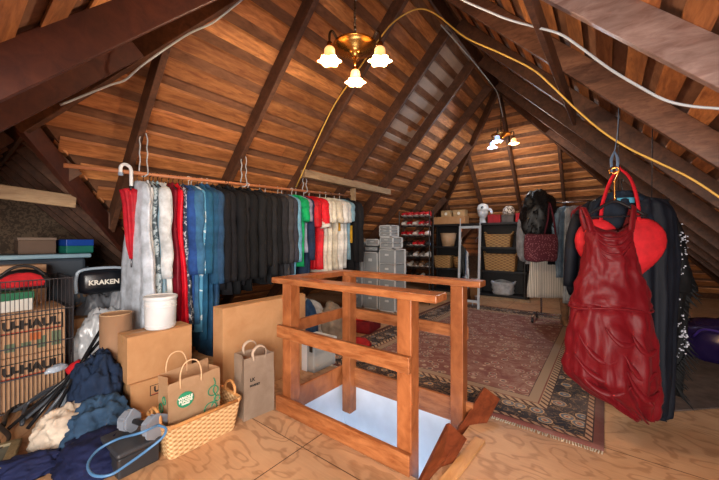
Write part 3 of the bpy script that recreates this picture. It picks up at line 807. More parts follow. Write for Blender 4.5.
# stack beside the clothes
t = carton('cardboard_box', 'lower printed cardboard box beside the wicker basket, under the plain one', -3.04, -2.83, .86, 1.34, 0, .285, M['card'])
text_mesh('U-HAUL', .062, M['ink'], 'lettering', t, (.106, .03, .195), FX, bold=.003)
frame_box(t, .1055, -.11, .17, .155, .235, .005, M['ink'])
obj('underline', bx(.1056, .107, -.10, .16, .160, .165), M['redink'], t)
carton('cardboard_box', 'plain brown cardboard box carrying the white bucket', -3.07, -2.85, .845, 1.32, .287, .643, M['card'])
t = thing('bucket', 'white plastic bucket with lid standing on the brown cardboard box', 'bucket', (-2.975, 1.12, .6445))
obj('body', lathe(B(), [(0, 0), (.105, .0), (.112, .01), (.118, .22), (.118, .24), (0, .24)], 32), M['white'], t, smooth=True)
obj('lid', lathe(B(), [(0, .241), (.123, .241), (.126, .25), (.126, .265), (.118, .27), (.112, .262), (0, .262)], 32), M['white'], t)
for z in (.03, .18, .205):
    bm = B(); tube(bm, [(.118*math.cos(a)*(1 if z > .1 else .965), .118*math.sin(a)*(1 if z > .1 else .965), z) for a in [2*PI*k/32 for k in range(33)]], .003, 6)
    obj('rib', bm, M['white'], t)
t = thing('cardboard_drum', 'tall brown cardboard drum behind the box stack', 'drum', (-3.21, .875, 0))
obj('body', lathe(B(), [(.110, 0), (.110, .77), (.103, .77), (.103, .02), (0, .02)], 32), plain('9a775a', .8), t, smooth=True)
obj('rim', tube(B(), [(.1065*math.cos(a), .1065*math.sin(a), .772) for a in [2*PI*k/32 for k in range(33)]], .005, 6), M['card2'], t)
# big flat box under the jackets
carton('cardboard_box', 'large plain light brown cardboard box lying under the black jackets', -2.72, -2.56, 1.44, 2.38, 0, .80, M['card'], flaps=True)
# storage box with lid left of the stairs
t = thing('storage_box', 'small clear storage box with white lid beside the stairwell', 'storage box', (-2.53, 2.50, 0), 0)
obj('body', bx(-.15, .15, -.17, .17, 0, .27, .012), M['clear'], t)
obj('lid', bx(-.16, .16, -.18, .18, .271, .31, .010), M['white'], t)
obj('end_panel', bx(-.152, .05, -.174, -.1705, 0, .27), M['white'], t)
obj('latch', bx(.10, .14, -.188, -.180, .22, .30, .003), M['black'], t)
obj('paper_stack', bx(-.12, .12, -.14, .14, .015, .16), fabric('b5a58c'), t)
tag(obj('red_bag', blob(.20, .22, .16, 12, .2), fabric('a51f22'), origin=None, smooth=True), 'small red cloth bundle on the floor behind the clear storage box', 'bag')
bpy.data.objects['red_bag'].location = (-2.45, 3.1, .02)
for (nm, x, y, sx, sy, sz, c, lab) in (('folded_bedding', -3.35, 3.1, .28, .4, .55, 'b7bcc0', 'heap of pale bedding under the coloured shirts'), ('dark_bag', -3.2, 2.55, .25, .3, .5, '20242e', 'black bin bag behind the large flat cardboard box'), ('denim_bundle', -3.05, 2.85, .15, .16, .62, '2b4a72', 'upright blue denim bundle below the red jersey'), ('floral_cushion', -3.05, 3.35, .2, .18, .50, '8f8274', 'mottled grey cushion under the cream shirts')):
    o = obj(nm, blob(sx, sy, sz, len(nm)+2, .22), fabric(c) if c != '20242e' else plain(c, .25), smooth=True); o.location = (x, y, .0); tag(o, lab, nm.split('_')[-1])
# ------------------------------------------------------------ wicker basket with paper bag
def basket_mesh(hx, hy, h, fl=.03, th=.012):
    bm = B(); ro = []
    for k, (z, e) in enumerate([(0, 0), (.0, .0), (h*.5, fl*.5), (h, fl), (h, fl-th), (.015, -th), (.015, -th)]):
        cs = []; X = hx+e; Y = hy+e; r = .035
        for cx, cy, a0 in ((X-r, Y-r, 0), (-X+r, Y-r, PI/2), (-X+r, -Y+r, PI), (X-r, -Y+r, 1.5*PI)):
            for m in range(5): a = a0+m*PI/8; cs.append(bm.verts.new((cx+r*math.cos(a), cy+r*math.sin(a), z)))
        ro.append(cs)
    n = len(ro[0]); ro = ro[1:6]
    for a, b in zip(ro, ro[1:]):
        for j in range(n): bm.faces.new((a[j], a[(j+1) % n], b[(j+1) % n], b[j]))
    bm.faces.new(ro[0][::-1]); bm.faces.new(ro[-1])
    for v in [v for v in bm.verts if not v.link_faces]: bm.verts.remove(v)
    return bm
def rimpath(hx, hy, z, r=.04):
    out = []
    for cx, cy, a0 in ((hx-r, hy-r, 0), (-hx+r, hy-r, PI/2), (-hx+r, -hy+r, PI), (hx-r, -hy+r, 1.5*PI)):
        for m in range(5): a = a0+m*PI/8; out.append((cx+r*math.cos(a), cy+r*math.sin(a), z))
    return out+[out[0]]
t = thing('wicker_basket', 'honey coloured wicker basket on the floor holding a paper shopping bag', 'basket', (-2.285, 1.09, 0), -.02)
obj('body', basket_mesh(.135, .225, .215), M['wicker'], t)
obj('rim', tube(B(), rimpath(.165, .255, .218), .012, 8), M['wickerrim'], t, smooth=True)
bm = B()
for k in range(60):
    p = rimpath(.166, .256, .218); i = k/60*(len(p)-1); a = Vector(p[int(i)]).lerp(Vector(p[int(i)+1]), i % 1)
    tube(bm, [a+Vector((0, 0, -.012)), a+Vector((0, 0, .014))], .005, 4)
obj('rim_wrap', bm, M['wicker'], t)
for sg in (-1, 1):
    obj('handle', tube(B(), [(-.07, sg*.25, .21), (-.06, sg*.255, .27), (0, sg*.26, .30), (.06, sg*.255, .27), (.07, sg*.25, .21)], .010, 8, 4), M['wickerrim'], t, smooth=True)
def paper_bag(t, hx, hy, h, mat, seed, open_=.0):
    """hx along local x (depth), hy along y (width)"""
    bm = B(); n = 40; rows = 14; ro = []
    for i in range(rows+1):
        q = i/rows; cs = []
        for j in range(n):
            u = j/n*4; s_ = int(u); f = u-s_
            P = [(hx, -hy), (hx, hy), (-hx, hy), (-hx, -hy)]
            a, b = Vector(P[s_]), Vector(P[(s_+1) % 4]); p = a.lerp(b, f)
            if s_ in (1, 3): p.y *= 1-.16*(1-abs(2*f-1))*q*1.3
            nz = noise.noise(Vector((p.x*9, p.y*9, q*3+seed)))
            p = p*(1+.05*nz*q)
            cs.append(bm.verts.new((p.x*(1+.10*q*open_), p.y, h*q+(.015*nz if i == rows else 0)+(.03*math.cos(p.y/hy*2)*0))))
        ro.append(cs)
    for a, b in zip(ro, ro[1:]):
        for j in range(n): bm.faces.new((a[j], a[(j+1) % n], b[(j+1) % n], b[j]))
    bm.faces.new(ro[0][::-1])
    g = bmesh.ops.solidify(bm, geom=bm.faces[:], thickness=.002)
    return obj('body', bm, mat, t)
t = thing('paper_bag', 'brown paper shopping bag with round green logo standing in the wicker basket', 'shopping bag', (-2.30, 1.06, .022), 0, rot=(math.radians(3), math.radians(4), math.radians(-4)))
paper_bag(t, .095, .165, .46, M['paper'], 2)
for sx, dy in ((.098, -.03), (-.098, -.05)):
    obj('handle', tube(B(), [(sx, dy-.06, .41), (sx*1.02, dy-.06, .50), (sx*1.02, dy-.035, .565), (sx*1.02, dy+.01, .58), (sx*1.02, dy+.05, .555), (sx, dy+.07, .49), (sx, dy+.07, .41)], .0045, 8, 4), M['paper'], t, smooth=True)
bm = B(); bmesh.ops.create_circle(bm, cap_ends=True, segments=32, radius=.052); bm.transform(Matrix.Translation((.1035, -.065, .325)) @ Matrix.Rotation(PI/2, 4, 'Y')); 
e = bmesh.ops.extrude_face_region(bm, geom=bm.faces[:]); bmesh.ops.translate(bm, verts=[v for v in e['geom'] if isinstance(v, bmesh.types.BMVert)], vec=(.0015, 0, 0))
lg = obj('round_logo', bm, M['green'], t); lg['label'] = 'round green logo'
for s_, z, sz in (('WHOLE', .339, .025), ('FOODS', .317, .025), ('MARKET', .299, .013)):
    text_mesh(s_, sz, M['offwhite'], 'lettering', lg, (.1055, -.065, z), FX, bold=.0012)
for cy, cz, r in ((.115, .31, .034), (.095, .19, .042), (.14, .245, .02)):
    obj('green_ring_print', tube(B(), [(.1035, cy+r*math.cos(a), cz+r*math.sin(a)) for a in [2*PI*k/20 for k in range(21)]], .0035, 5), M['green'], t)
obj('green_stem_print', tube(B(), [(.1035, .12, .40), (.1035, .13, .36), (.1035, .115, .31), (.1035, .13, .26), (.1035, .10, .20)], .004, 5, 4), M['green'], t)
for cy, cz, r in ((.03, .33, .025), (-.04, .25, .03), (.02, .19, .02)):
    obj('green_ring_print', tube(B(), [(cy+r*math.cos(a), -.168, cz+r*math.sin(a)) for a in [2*PI*k/20 for k in range(21)]], .0035, 5), M['green'], t)
t = thing('paper_bag', 'grey brown paper bag with dark print between the basket and the railing post', 'paper bag', (-2.24, 1.53, 0), math.radians(-8))
paper_bag(t, .085, .128, .475, M['paper2'], 5)
for sx in (.084, -.084):
    bm = B(); pts = smoothpts([(sx, -.05, .44), (sx, -.055, .51), (sx, -.02, .545), (sx, .02, .545), (sx, .055, .51), (sx, .05, .44)], 4)
    tube(bm, pts, .012, 6, 0, .25); obj('handle', bm, M['paper2'], t, smooth=True)
text_mesh('LK', .035, M['ink'], 'lettering', t, (.089, -.06, .30), FX, bold=.001)
text_mesh('MARKET', .022, M['ink'], 'lettering', t, (.089, -.04, .255), FX, bold=.001)
# ------------------------------------------------------------ dumbbell, box, band, heap of clothes
t = thing('storage_case', 'dark grey plastic case on the floor under the dumbbell', 'case', (-2.36, .72, 0), 0.03)
obj('body', bx(-.15, .15, -.115, .105, 0, .12, .012), plain('2e3034', .45), t)
obj('lid', bx(-.155, .155, -.12, .11, .121, .15, .012), plain('3a3c41', .45), t)
t = thing('dumbbell', 'grey hexagonal dumbbell with black grip lying on the dark case', 'dumbbell', (-2.345, .77, .215), math.radians(20))
for x in (-.10, .10):
    bm = B(); bmesh.ops.create_cone(bm, cap_ends=True, segments=6, radius1=.07, radius2=.07, depth=.075)
    bm.transform(Matrix.Translation((x, 0, 0)) @ Matrix.Rotation(PI/2, 4, 'Y') @ Matrix.Rotation(PI/6, 4, 'Z'))
    bmesh.ops.bevel(bm, geom=bm.edges[:], offset=.012, segments=2, affect='EDGES')
    obj('head', bm, plain('868e9b', .45), t)
obj('grip', tube(B(), [(-.075, 0, 0), (-.04, 0, 0), (0, 0, 0), (.04, 0, 0), (.075, 0, 0)], [.013, .016, .019, .016, .013], 12, 2), M['black'], t, smooth=True)
bm = B(); tube(bm, [pt(158, 424, z=.27), pt(140, 432, z=.27), pt(118, 438, z=.2), pt(98, 449, z=.17), pt(88, 463, z=.16), pt(93, 474, z=.16), pt(110, 474, z=.16), pt(128, 463, z=.17), pt(146, 450, z=.19), pt(162, 437, z=.23), pt(166, 428, z=.26), pt(158, 424, z=.27)], .0075, 8, 5)
tag(obj('resistance_band', bm, plain('4f7fae', .4), origin=(-2.4, .6, .2), smooth=True), 'blue rubber resistance band looped over the dumbbell', 'exercise band')
def heap(name, px, py, d, s, mat, seed, label, cat, rz=0, amp=.3, z=0.0, freq=1.7, sub=5):
    p = pt(px, py, d=d); o = obj(name, blob(s[0], s[1], s[2], seed, amp, freq, sub, .7), mat, smooth=True)
    o.location = (p.x, p.y, z); o.rotation_euler = (0, 0, rz); return tag(o, label, cat)
denim = fabric('1d2e49'); denim2 = fabric('304a66')
heap('denim_jeans', 97, 400, 2.42, (.19, .17, .50), denim, 3, 'tall crumpled pile of dark blue denim jeans against the cardboard boxes', 'jeans', .3, .34)
heap('denim_jacket', 100, 425, 2.24, (.18, .20, .28), denim2, 8, 'crumpled mid blue denim jacket at the foot of the jeans pile', 'jacket', .1, .36)
heap('white_shirt', 66, 436, 2.22, (.16, .20, .24), fabric('cdbfae'), 14, 'crumpled cream shirt with black print on the floor', 'shirt', .7, .30)
heap('navy_sweater', 101, 462, 2.02, (.26, .22, .15), fabric('161d40'), 21, 'navy sweater spread on the floor before the jeans pile', 'sweater', .2, .25)
heap('navy_cloth', 24, 473, 1.90, (.13, .22, .09), fabric('1b2348'), 25, 'small navy cloth on the floor at the lower left', 'cloth', -.3, .3)
heap('grey_towel', 78, 405, 2.55, (.07, .13, .30), fabric('8f9aa5'), 31, 'pale grey towel squeezed between the jeans and the poles', 'towel', .3, .3)
p = pt(97, 350, d=2.45)
heap('denim_sleeve', 97, 365, 2.5, (.19, .15, .52), denim, 42, 'uppermost folded dark denim piece on the jeans pile', 'jeans', .3, .3)
# black print on shirt
# bundle of poles
bpz = thing('pole_bundle', 'bundle of black folding poles tied with a red band leaning in the corner', 'poles', (-3.40, .30, 0))
for k in range(9):
    a = pt(8+k*2.3+ (k % 3)*10, 428-(k % 4)*6, z=.02+.03*(k//3)); b = pt(100+(k % 4)*8, 346-(k//2)*5+4, d=2.72)
    obj('pole', tube(B(), [a, a.lerp(b, .5)+Vector((0, 0, .01*(k % 3))), b], .013, 8, 2), plain('59616b', .3) if k % 2 else M['blackgloss'], bpz, world=True, smooth=True)
a = pt(20, 412, z=.05); b = pt(108, 342, d=2.72); m = a.lerp(b, .62)
dv = (b-a).normalized()
obj('red_band', tube(B(), [m-dv*.05, m, m+dv*.05], [.05, .056, .045], 12, 2), fabric('c8202a'), bpz, world=True, smooth=True)
obj('curved_foot', tube(B(), [pt(22, 424, z=.03), pt(26, 405, z=.10), pt(42, 392, z=.18), pt(62, 382, z=.26)], .013, 8, 5), plain('3c434c', .35), bpz, world=True, smooth=True)
obj('curved_foot', tube(B(), [pt(3, 425, z=.02), pt(8, 412, z=.03), pt(22, 404, z=.05), pt(30, 415, z=.02)], .016, 8, 5), M['blackgloss'], bpz, world=True, smooth=True)
# picture frame at the lower left corner
t = thing('picture_frame', 'ornate gold picture frame lying at the lower left corner', 'picture frame', (-2.97, .13, .03), math.radians(-12), rot=(0, math.radians(-6), math.radians(-12)))
bm = B()
for (a, b, c, d) in ((-.22, .22, -.16, -.11), (-.22, .22, .11, .16), (-.22, -.17, -.16, .16), (.17, .22, -.16, .16)): box(bm, a, b, c, d, 0, .03, 0, .006)
obj('frame', bm, wood('old_gold', '6f6243', '9c9070', (20, 20, 20), .4), t); obj('picture', bx(-.17, .17, -.11, .11, .004, .012), fabric('6a6f66'), t)
tag(obj('black_strap', tube(B(), [pt(-8, 420, z=.04), pt(2, 428, z=.03), pt(9, 436, z=.02), pt(3, 446, z=.02), pt(-6, 450, z=.02)], .015, 8, 5, .5), M['black'], origin=pt(0, 435, z=.02), smooth=True), 'black strap curled on the floor above the picture frame', 'strap')
# ------------------------------------------------------------ wire cage with boxes
CX, CY0, CY1 = -3.72, -.35, .70; CZ = 1.05
cg = thing('wire_cage', 'tall dark wire cage crate full of moving boxes at the left edge', 'cage', (CX-.3, .17, 0))
bm = B()
n = 42
for k in range(n+1):
    y = CY0+(CY1-CY0)*k/n; tube(bm, [(CX, y, .02), (CX, y, CZ)], .0028, 5)
obj('front_panel', bm, M['darkwire'], cg, world=True)
bm = B()
for k in range(17):
    x = CX-.6*k/16; tube(bm, [(x, CY1, .02), (x, CY1, CZ)], .0028, 5)
obj('side_panel', bm, M['darkwire'], cg, world=True)
bm = B()
for z in (.02, .27, .52, .79, CZ):
    tube(bm, [(CX+.004, CY0, z), (CX+.004, CY1, z)], .005, 6); tube(bm, [(CX, CY1+.004, z), (CX-.6, CY1+.004, z)], .005, 6); tube(bm, [(CX-.6, CY0, z), (CX-.6, CY1, z)], .005, 6)
for x, y in ((CX, CY1), (CX-.6, CY1), (CX, CY0), (CX-.6, CY0)): tube(bm, [(x, y, 0), (x, y, CZ+.01)], .006, 6)
obj('rails', bm, M['darkwire'], cg, world=True)
card3 = wood('cardboard_moving', 'b08a6a', 'c79f7c', (1, 1, 1), .85, knots=False)
for zi, (z0, z1, lab) in enumerate(((.025, .44, 'lower printed moving box inside the wire cage'), (.445, .80, 'upper printed moving box inside the wire cage'))):
    t = carton('moving_box', lab, CX-.5, CX-.02, -.30, .65, z0, z1, card3)
    hx = .24; h = z1-z0
    text_mesh('U-HAUL', .092, M['ink'], 'lettering', t, (hx+.0015, .275, h-.11), FX, bold=.006)
    frame_box(t, hx+.0005, .085, .465, h-.175, h-.045, .009, M['ink'])
    obj('underline', bx(hx+.0006, hx+.002, .07, .45, h-.167, h-.158), M['redink'], t)
    if zi: 
        bm = B()
        for k in range(7): box(bm, hx+.0003, hx+.0012, -.15+.09*k, -.09+.09*k, .05+.02*math.sin(k*2), .13+.03*math.sin(k*1.3))
        obj('printed_pattern', bm, plain('6b7a62', .8), t)
        obj('printed_spot', bx(hx+.001, hx+.0022, .26, .33, .11, .17), plain('c06a3a', .8), t)
    else: text_mesh('BOX', .07, M['ink'], 'lettering', t, (hx+.0015, -.02, h-.26), FX, bold=.003)
t = thing('green_carton', 'green and white carton on top of the moving boxes in the cage', 'box', (CX-.22, .10, .802))
obj('body', bx(-.17, .17, -.32, .36, 0, .15, .004), plain('e2e2dc', .6), t)
bm = B(); pts = [(-.32, .07), (-.1, .085), (.12, .12), (.36, .15), (.36, .115), (.2, .10), (-.05, .06), (-.32, .035)]
pts = [(-.325, .152), (.365, .152), (.365, .10), (.1, .085), (-.1, .05), (-.325, .02)]
for xx in (.1712,): 
    lo = [bm.verts.new((xx, y, z)) for y, z in pts]; hi = [bm.verts.new((xx+.001, y, z)) for y, z in pts]
    bm.faces.new(lo); bm.faces.new(hi[::-1])
    for i in range(6): bm.faces.new((lo[i], lo[(i+1) % 6], hi[(i+1) % 6], hi[i]))
box(bm, -.171, .171, -.321, .361, .150, .153)
obj('green_print', bm, plain('12704c', .6), t)
t = thing('red_tote_bag', 'black bag with red panel standing above the green carton', 'bag', (CX-.30, .42, .955))
o = obj('body', blob(.10, .20, .17, 5, .1, 1.0, 4, .3), M['black'], t, smooth=True)
o = obj('panel', blob(.06, .15, .12, 6, .08, 1.0, 3, .3), fabric('c22730'), t, smooth=True); o.location = (.05, 0, .025)
obj('handle', tube(B(), [(.03, -.15, .10), (.03, -.05, .19), (.03, .06, .19), (.03, .15, .10)], .012, 8, 5), M['black'], t, smooth=True)
# things behind the cage
t = thing('storage_tote', 'grey plastic storage bin with pale blue lid behind the cage', 'storage bin', (-4.75, .75, 0))
obj('body', bx(-.28, .28, -.50, .20, .55, 1.19, .03), plain('3b4652', .5), t)
obj('lid', bx(-.31, .31, -.55, .24, 1.191, 1.235, .012), plain('8fb0c0', .4), t)
obj('stand', bx(-.25, .25, -.48, .18, .0, .549), M['card'], t)
carton('cardboard_box', 'tan cardboard box between the red bag and the grey bin', -4.42, -4.2, .20, .60, .60, 1.15, card3)
tag(obj('wooden_crate', bx(-4.5, -4.15, .25, .95, 0, .598, .01), M['card'], origin=(-4.3, .6, 0)), 'brown crate below the tan box behind the cage', 'crate')
p = pt(44, 250, X=-4.8)
t = thing('brown_carton', 'low dark brown carton on the lid of the grey bin', 'box', (-4.8, .76, 1.236))
obj('body', bx(-.14, .14, -.30, -.02, 0, .14, .004), plain('6c5545', .7), t); obj('shoe_lid', bx(-.145, .145, -.305, -.015, .141, .17, .004), plain('857060', .7), t)
t = thing('blue_box', 'bright blue and green box on the right end of the grey bin', 'box', (-4.74, .84, 1.236), .15)
obj('body', bx(-.14, .14, -.05, .19, 0, .08, .004), plain('1f7a6a', .5), t); obj('top', bx(-.142, .142, -.052, .192, .081, .15, .004), plain('1d4fb0', .4), t)
# black helmet bag with lettering, plastic covered heaps
t = thing('helmet_bag', 'black rounded bag with white lettering beside the clothes', 'bag', (-4.0, .97, .86), math.radians(-5))
bm = B(); box(bm, -.14, .14, -.19, .19, 0, .24, 0, .06); obj('body', bm, plain('10141c', .3), t, smooth=True)
obj('trim', tube(B(), [(.10, -.20, .02), (.12, -.205, .16), (.12, -.15, .24), (.12, .15, .24), (.12, .205, .16)], .014, 8, 4), plain('9fb2c2', .3), t, smooth=True)
text_mesh('KRAKEN', .062, M['offwhite'], 'lettering', t, (.142, 0, .11), FX, bold=.002)
heap('shelf_heap', 101, 300, 3.50, (.22, .28, .83), plain('7b8088', .3), 51, 'mound of belongings under grey plastic behind the cardboard drum', 'covered pile', .3, .2)
heap('plastic_sheet', 103, 320, 3.15, (.20, .26, .70), plain('c0c4c8', .25), 53, 'crumpled translucent grey plastic sheet right of the wire cage', 'plastic sheet', .5, .24, freq=2.2)
heap('striped_bag', 84, 300, 3.5, (.14, .14, 1.06), pattern('striped_cloth', '4a5560', '8a6a48', 6, .5, 'noise'), 57, 'brown and blue mottled bag behind the wire cage corner', 'bag', 0, .2)
heap('grey_bag', 125, 290, 3.35, (.16, .16, .98), plain('8e9299', .3), 61, 'grey plastic garment bag left of the pale gown', 'garment bag', 0, .2)
heap('maroon_bag', 78, 338, 3.0, (.10, .10, .40), fabric('5c1c33'), 66, 'maroon bag at the corner of the wire cage', 'bag', 0, .2)
t = thing('plastic_package', 'clear shiny package lying on the poles in front of the cage', 'package', (-3.50, .56, .33), .3)
obj('body', blob(.04, .08, .05, 71, .3, 2.2, 3), plain('b9c8d8', .12), t, smooth=True)

# ------------------------------------------------------------ plastic drawers at the far end of the rod
def drawer_unit(x, y, z, w_, d_, rows, rh, label, frame=None):
    t = thing('drawer_unit', label, 'drawers', (x, y, z), 0, 'plastic drawer units')
    bm = B(); h = rh*rows+.02; f = .018
    box(bm, -w_/2, w_/2, -d_/2, d_/2, 0, f); box(bm, -w_/2, w_/2, -d_/2, d_/2, h-f, h)
    for sx in (-1, 1):
        for sy in (-1, 1): box(bm, min(sx*w_/2, sx*(w_/2-f)), max(sx*w_/2, sx*(w_/2-f)), min(sy*d_/2, sy*(d_/2-.03)), max(sy*d_/2, sy*(d_/2-.03)), 0, h)
    for k in range(1, rows): box(bm, -w_/2, w_/2, -d_/2, d_/2, k*rh+.006, k*rh+.016)
    obj('frame', bm, frame or M['white'], t)
    for k in range(rows):
        dr = obj('drawer', bx(-w_/2+.018, w_/2-.018, -d_/2-.006, d_/2-.01, k*rh+.022, (k+1)*rh-.002, .004), M['smoke'], t)
        obj('pull', bx(-.04, .04, -d_/2-.018, -d_/2-.006, (k+.62)*rh, (k+.75)*rh, .002), M['white'], dr)
        if rh > .1:
            random.seed(k+int(abs(x*100)))
            ob = obj('contents', blob(w_*.36, d_*.36, rh*.55, k*3+int(abs(x)*10), .2, 1.8, 2), fabric(random.choice(['8a6458', '5d6672', 'a8998a', '6b4a4a', '3d4450'])), dr, smooth=True); ob.location = (0, 0, k*rh+.03)
    return t
drawer_unit(-3.33, 5.42, .0, .36, .42, 2, .30, 'large two drawer clear unit at the base of the right drawer tower')
drawer_unit(-3.33, 5.42, .64, .36, .42, 2, .27, 'clear two drawer unit upper middle of the right drawer tower')
drawer_unit(-3.36, 5.42, 1.215, .30, .38, 2, .10, 'pale two drawer unit below the topmost small drawers')
drawer_unit(-3.40, 5.40, 1.44, .26, .32, 3, .07, 'topmost small three drawer unit of the right tower')
drawer_unit(-3.73, 5.42, .0, .34, .40, 2, .32, 'large clear drawer unit at the base of the middle tower')
drawer_unit(-3.73, 5.42, .68, .34, .40, 1, .44, 'tall single drawer unit in the middle tower')
drawer_unit(-3.72, 5.42, 1.145, .34, .38, 1, .10, 'dark smoky drawer on the middle tower', M['steel'])
drawer_unit(-3.70, 5.42, 1.27, .32, .36, 1, .11, 'wide pale drawer on top of the middle tower')
drawer_unit(-4.08, 5.40, .0, .30, .38, 3, .32, 'large drawer tower furthest left behind the rod end')
drawer_unit(-4.08, 5.40, .985, .22, .28, 4, .085, 'narrow white stack of four little drawers on the left tower')
carton('cardboard_box', 'tiny tan carton on the narrow stack of little drawers', -4.14, -4.02, 5.32, 5.45, 1.347, 1.42, M['card2'], flaps=False)
t = thing('red_storage_box', 'red lidded bin on the floor before the drawers', 'bin', (-2.95, 3.95, .0), .2)
obj('body', bx(-.2, .2, -.22, .22, 0, .18, .02), fabric('6d1218'), t); obj('lid', lathe(B(), [(0, .185), (.20, .183), (.215, .20), (.18, .25), (.08, .275), (0, .28)], 24), fabric('b5191c'), t, smooth=True)
# ------------------------------------------------------------ shoe rack
SRX, SRY, SRW = -3.30, 6.35, .68
sr = thing('shoe_rack', 'tall black metal shoe rack crowded with shoes', 'shoe rack', (SRX, SRY, 0), math.radians(8))
for sx in (-1, 1):
    for sy in (-1, 1): obj('post', tube(B(), [(sx*SRW/2, sy*.14, 0), (sx*SRW/2, sy*.14, 2.02)], .011, 8), M['black'], sr)
def shoe_mesh():
    bm = B(); L = .26; sec = [(-.13, .030, .075), (-.11, .036, .095), (-.06, .036, .088), (-.01, .034, .068), (.05, .042, .052), (.10, .042, .042), (.13, .022, .028)]
    ro = []
    for x, w_, h in sec: ro.append([bm.verts.new((math.copysign(1, math.cos(a))*abs(math.cos(a))**.7*w_*1.3, x, .004 if math.sin(a) < -.1 else .018+h*1.35*max(0, math.sin(a))**.8)) for a in [2*PI*j/12 for j in range(12)]])
    for a, b in zip(ro, ro[1:]):
        for j in range(12): bm.faces.new((a[j], a[(j+1) % 12], b[(j+1) % 12], b[j]))
    bm.faces.new(ro[0]); bm.faces.new(ro[-1]); 
    for f in bm.faces:
        if all(v.co.z < .03 for v in f.verts): f.material_index = 1
    return bm
shoes = {}
tiers = [(1.86, ['b01a22', 'b01a22', '9c1a20', 'a8242a', 'c02028'], 'red'), (1.66, ['d8d4cf', 'b01a22', 'd8d4cf', 'c02028', '6b1a1e'], 'red and white'), (1.44, ['b01a22', 'c02028', 'd8c8c4', 'b01a22', 'd8c8c4'], 'red and pale'), (1.22, ['1a1a1c', '2a2226', 'c02028', 'b01a22', '1a1a1c'], 'red and black'), (.98, ['c8c8c8', '2a2a2c', 'c8c8c8', '77706b', 'b8b4b0'], 'white and grey'), (.76, ['8a7360', 'b8b4b0', '5a4a40', '8a7360', '3a3634'], 'tan and grey'), (.50, ['1a1a1c', '202024', '2a2a2c', 'c8c8c8', '1a1a1c'], 'black'), (.08, ['c8c8c8', 'd8d4cf', 'b8b4b0', 'd8d4cf', '77706b'], 'white')]
ordn = ['top', 'second', 'third', 'fourth', 'fifth', 'sixth', 'seventh', 'bottom']
cw = {'b0': 'red', 'c0': 'red', '9c': 'red', 'a8': 'red', 'd8': 'white', '6b': 'dark red', '1a': 'black', '2a': 'black', '20': 'black', 'c8': 'white', '77': 'grey', 'b8': 'pale grey', '8a': 'tan', '5a': 'brown', '3a': 'dark grey'}
rzm = Matrix.Rotation(math.radians(8), 4, 'Z')
for k, (z, cols, nm) in enumerate(tiers):
    bm = B(); 
    for j in range(6): tube(bm, [(-SRW/2, -.14+.056*j, z-.03*(1-j/2.5)*0+.01*j), (SRW/2, -.14+.056*j, z+.01*j)], .004, 5)
    obj('shelf', bm, M['black'], sr)
    for j, c in enumerate(cols):
        if c not in shoes:
            o = obj('shoe', shoe_mesh(), [fabric(c, .6), plain('d8d8d4' if c != '1a1a1c' else '2a2a2c', .6)], smooth=True); shoes[c] = o
        else: o = shoes[c].copy(); C.objects.link(o)
        p = rzm @ Vector((-SRW/2+.075+.132*j, .0, z+.032)); o.location = (SRX+p.x, SRY+p.y, p.z)
        o.rotation_euler = (math.radians(10), 0, PI+math.radians(8)+random.uniform(-.1, .1))
        w_ = cw[c[:2]]
        tag(o, '%s shoe on the %s tier of the black shoe rack, %s' % (w_, ordn[k], ['far left', 'left of middle', 'in the middle', 'right of middle', 'far right'][j]), 'shoe', 'shoes on the shoe rack')
# ------------------------------------------------------------ black shelf units
def shelf_unit(x0, x1, label):
    t = thing('shelf_unit', label, 'shelves', ((x0+x1)/2, 8.17, 0)); w_ = (x1-x0)/2
    for z in (.04, .60, 1.16, 1.74): obj('shelf', bx(-w_, w_, -.2, .2, z, z+.055, .006), M['black'], t)
    for sx in (-1, 1):
        for sy in (-1, 1): obj('post', tube(B(), [(sx*(w_-.04), sy*.16, 0), (sx*(w_-.04), sy*.16, 1.74)], .03, 10), M['black'], t)
    obj('back_panel', bx(-w_, w_, .19, .2, 0, 1.74), M['black'], t)
    return t
shelf_unit(-3.72, -2.56, 'black plastic shelf unit behind the leaning mirror')
shelf_unit(-2.53, -1.40, 'black plastic shelf unit holding the two tan wicker baskets')
def basket(x, y, z, hx, hy, h, label, mat=None, handles=True, rnd=False):
    t = thing('storage_basket', label, 'basket', (x, y, z))
    if rnd: obj('body', lathe(B(), [(hx*.75, 0), (hx*.95, h*.6), (hx, h), (hx-.015, h), (hx*.73, .02), (0, .02)], 24), mat or M['wicker2'], t, smooth=True); obj('rim', tube(B(), [(hx*math.cos(a), hx*math.sin(a), h) for a in [2*PI*k/24 for k in range(25)]], .014, 6), mat or M['wicker2'], t, smooth=True)
    else:
        obj('body', basket_mesh(hx, hy, h, .03), mat or M['wicker2'], t); obj('rim', tube(B(), rimpath(hx+.03, hy+.03, h), .013, 6), M['wicker2'], t, smooth=True)
        if handles:
            for sg in (-1, 1): obj('handle', tube(B(), [(sg*hx*1.02, -.07, h), (sg*(hx+.05), -.05, h+.06), (sg*(hx+.05), .05, h+.06), (sg*hx*1.02, .07, h)], .012, 6, 4), M['wicker2'], t, smooth=True)
    return t
basket(-2.02, 8.13, 1.216, .27, .14, .29, 'upper tan wicker basket on the right black shelf unit')
basket(-1.98, 8.13, .656, .33, .14, .38, 'larger tan wicker basket on the shelf below the upper basket')
basket(-3.28, 8.13, 1.216, .20, .2, .33, 'round orange brown bowl basket on the left shelf unit', M['card2'], rnd=True)
basket(-3.40, 8.13, .656, .20, .15, .30, 'dim brown basket on the lower left shelf', None, False)
basket(-2.98, 8.13, .656, .16, .15, .28, 'smaller dim brown basket beside the dim basket on the lower left shelf', M['wicker2'], rnd=True)
t = thing('laundry_bag', 'slumped pale grey fabric basket on the bottom shelf', 'fabric basket', (-1.92, 8.10, .096))
bm = B()
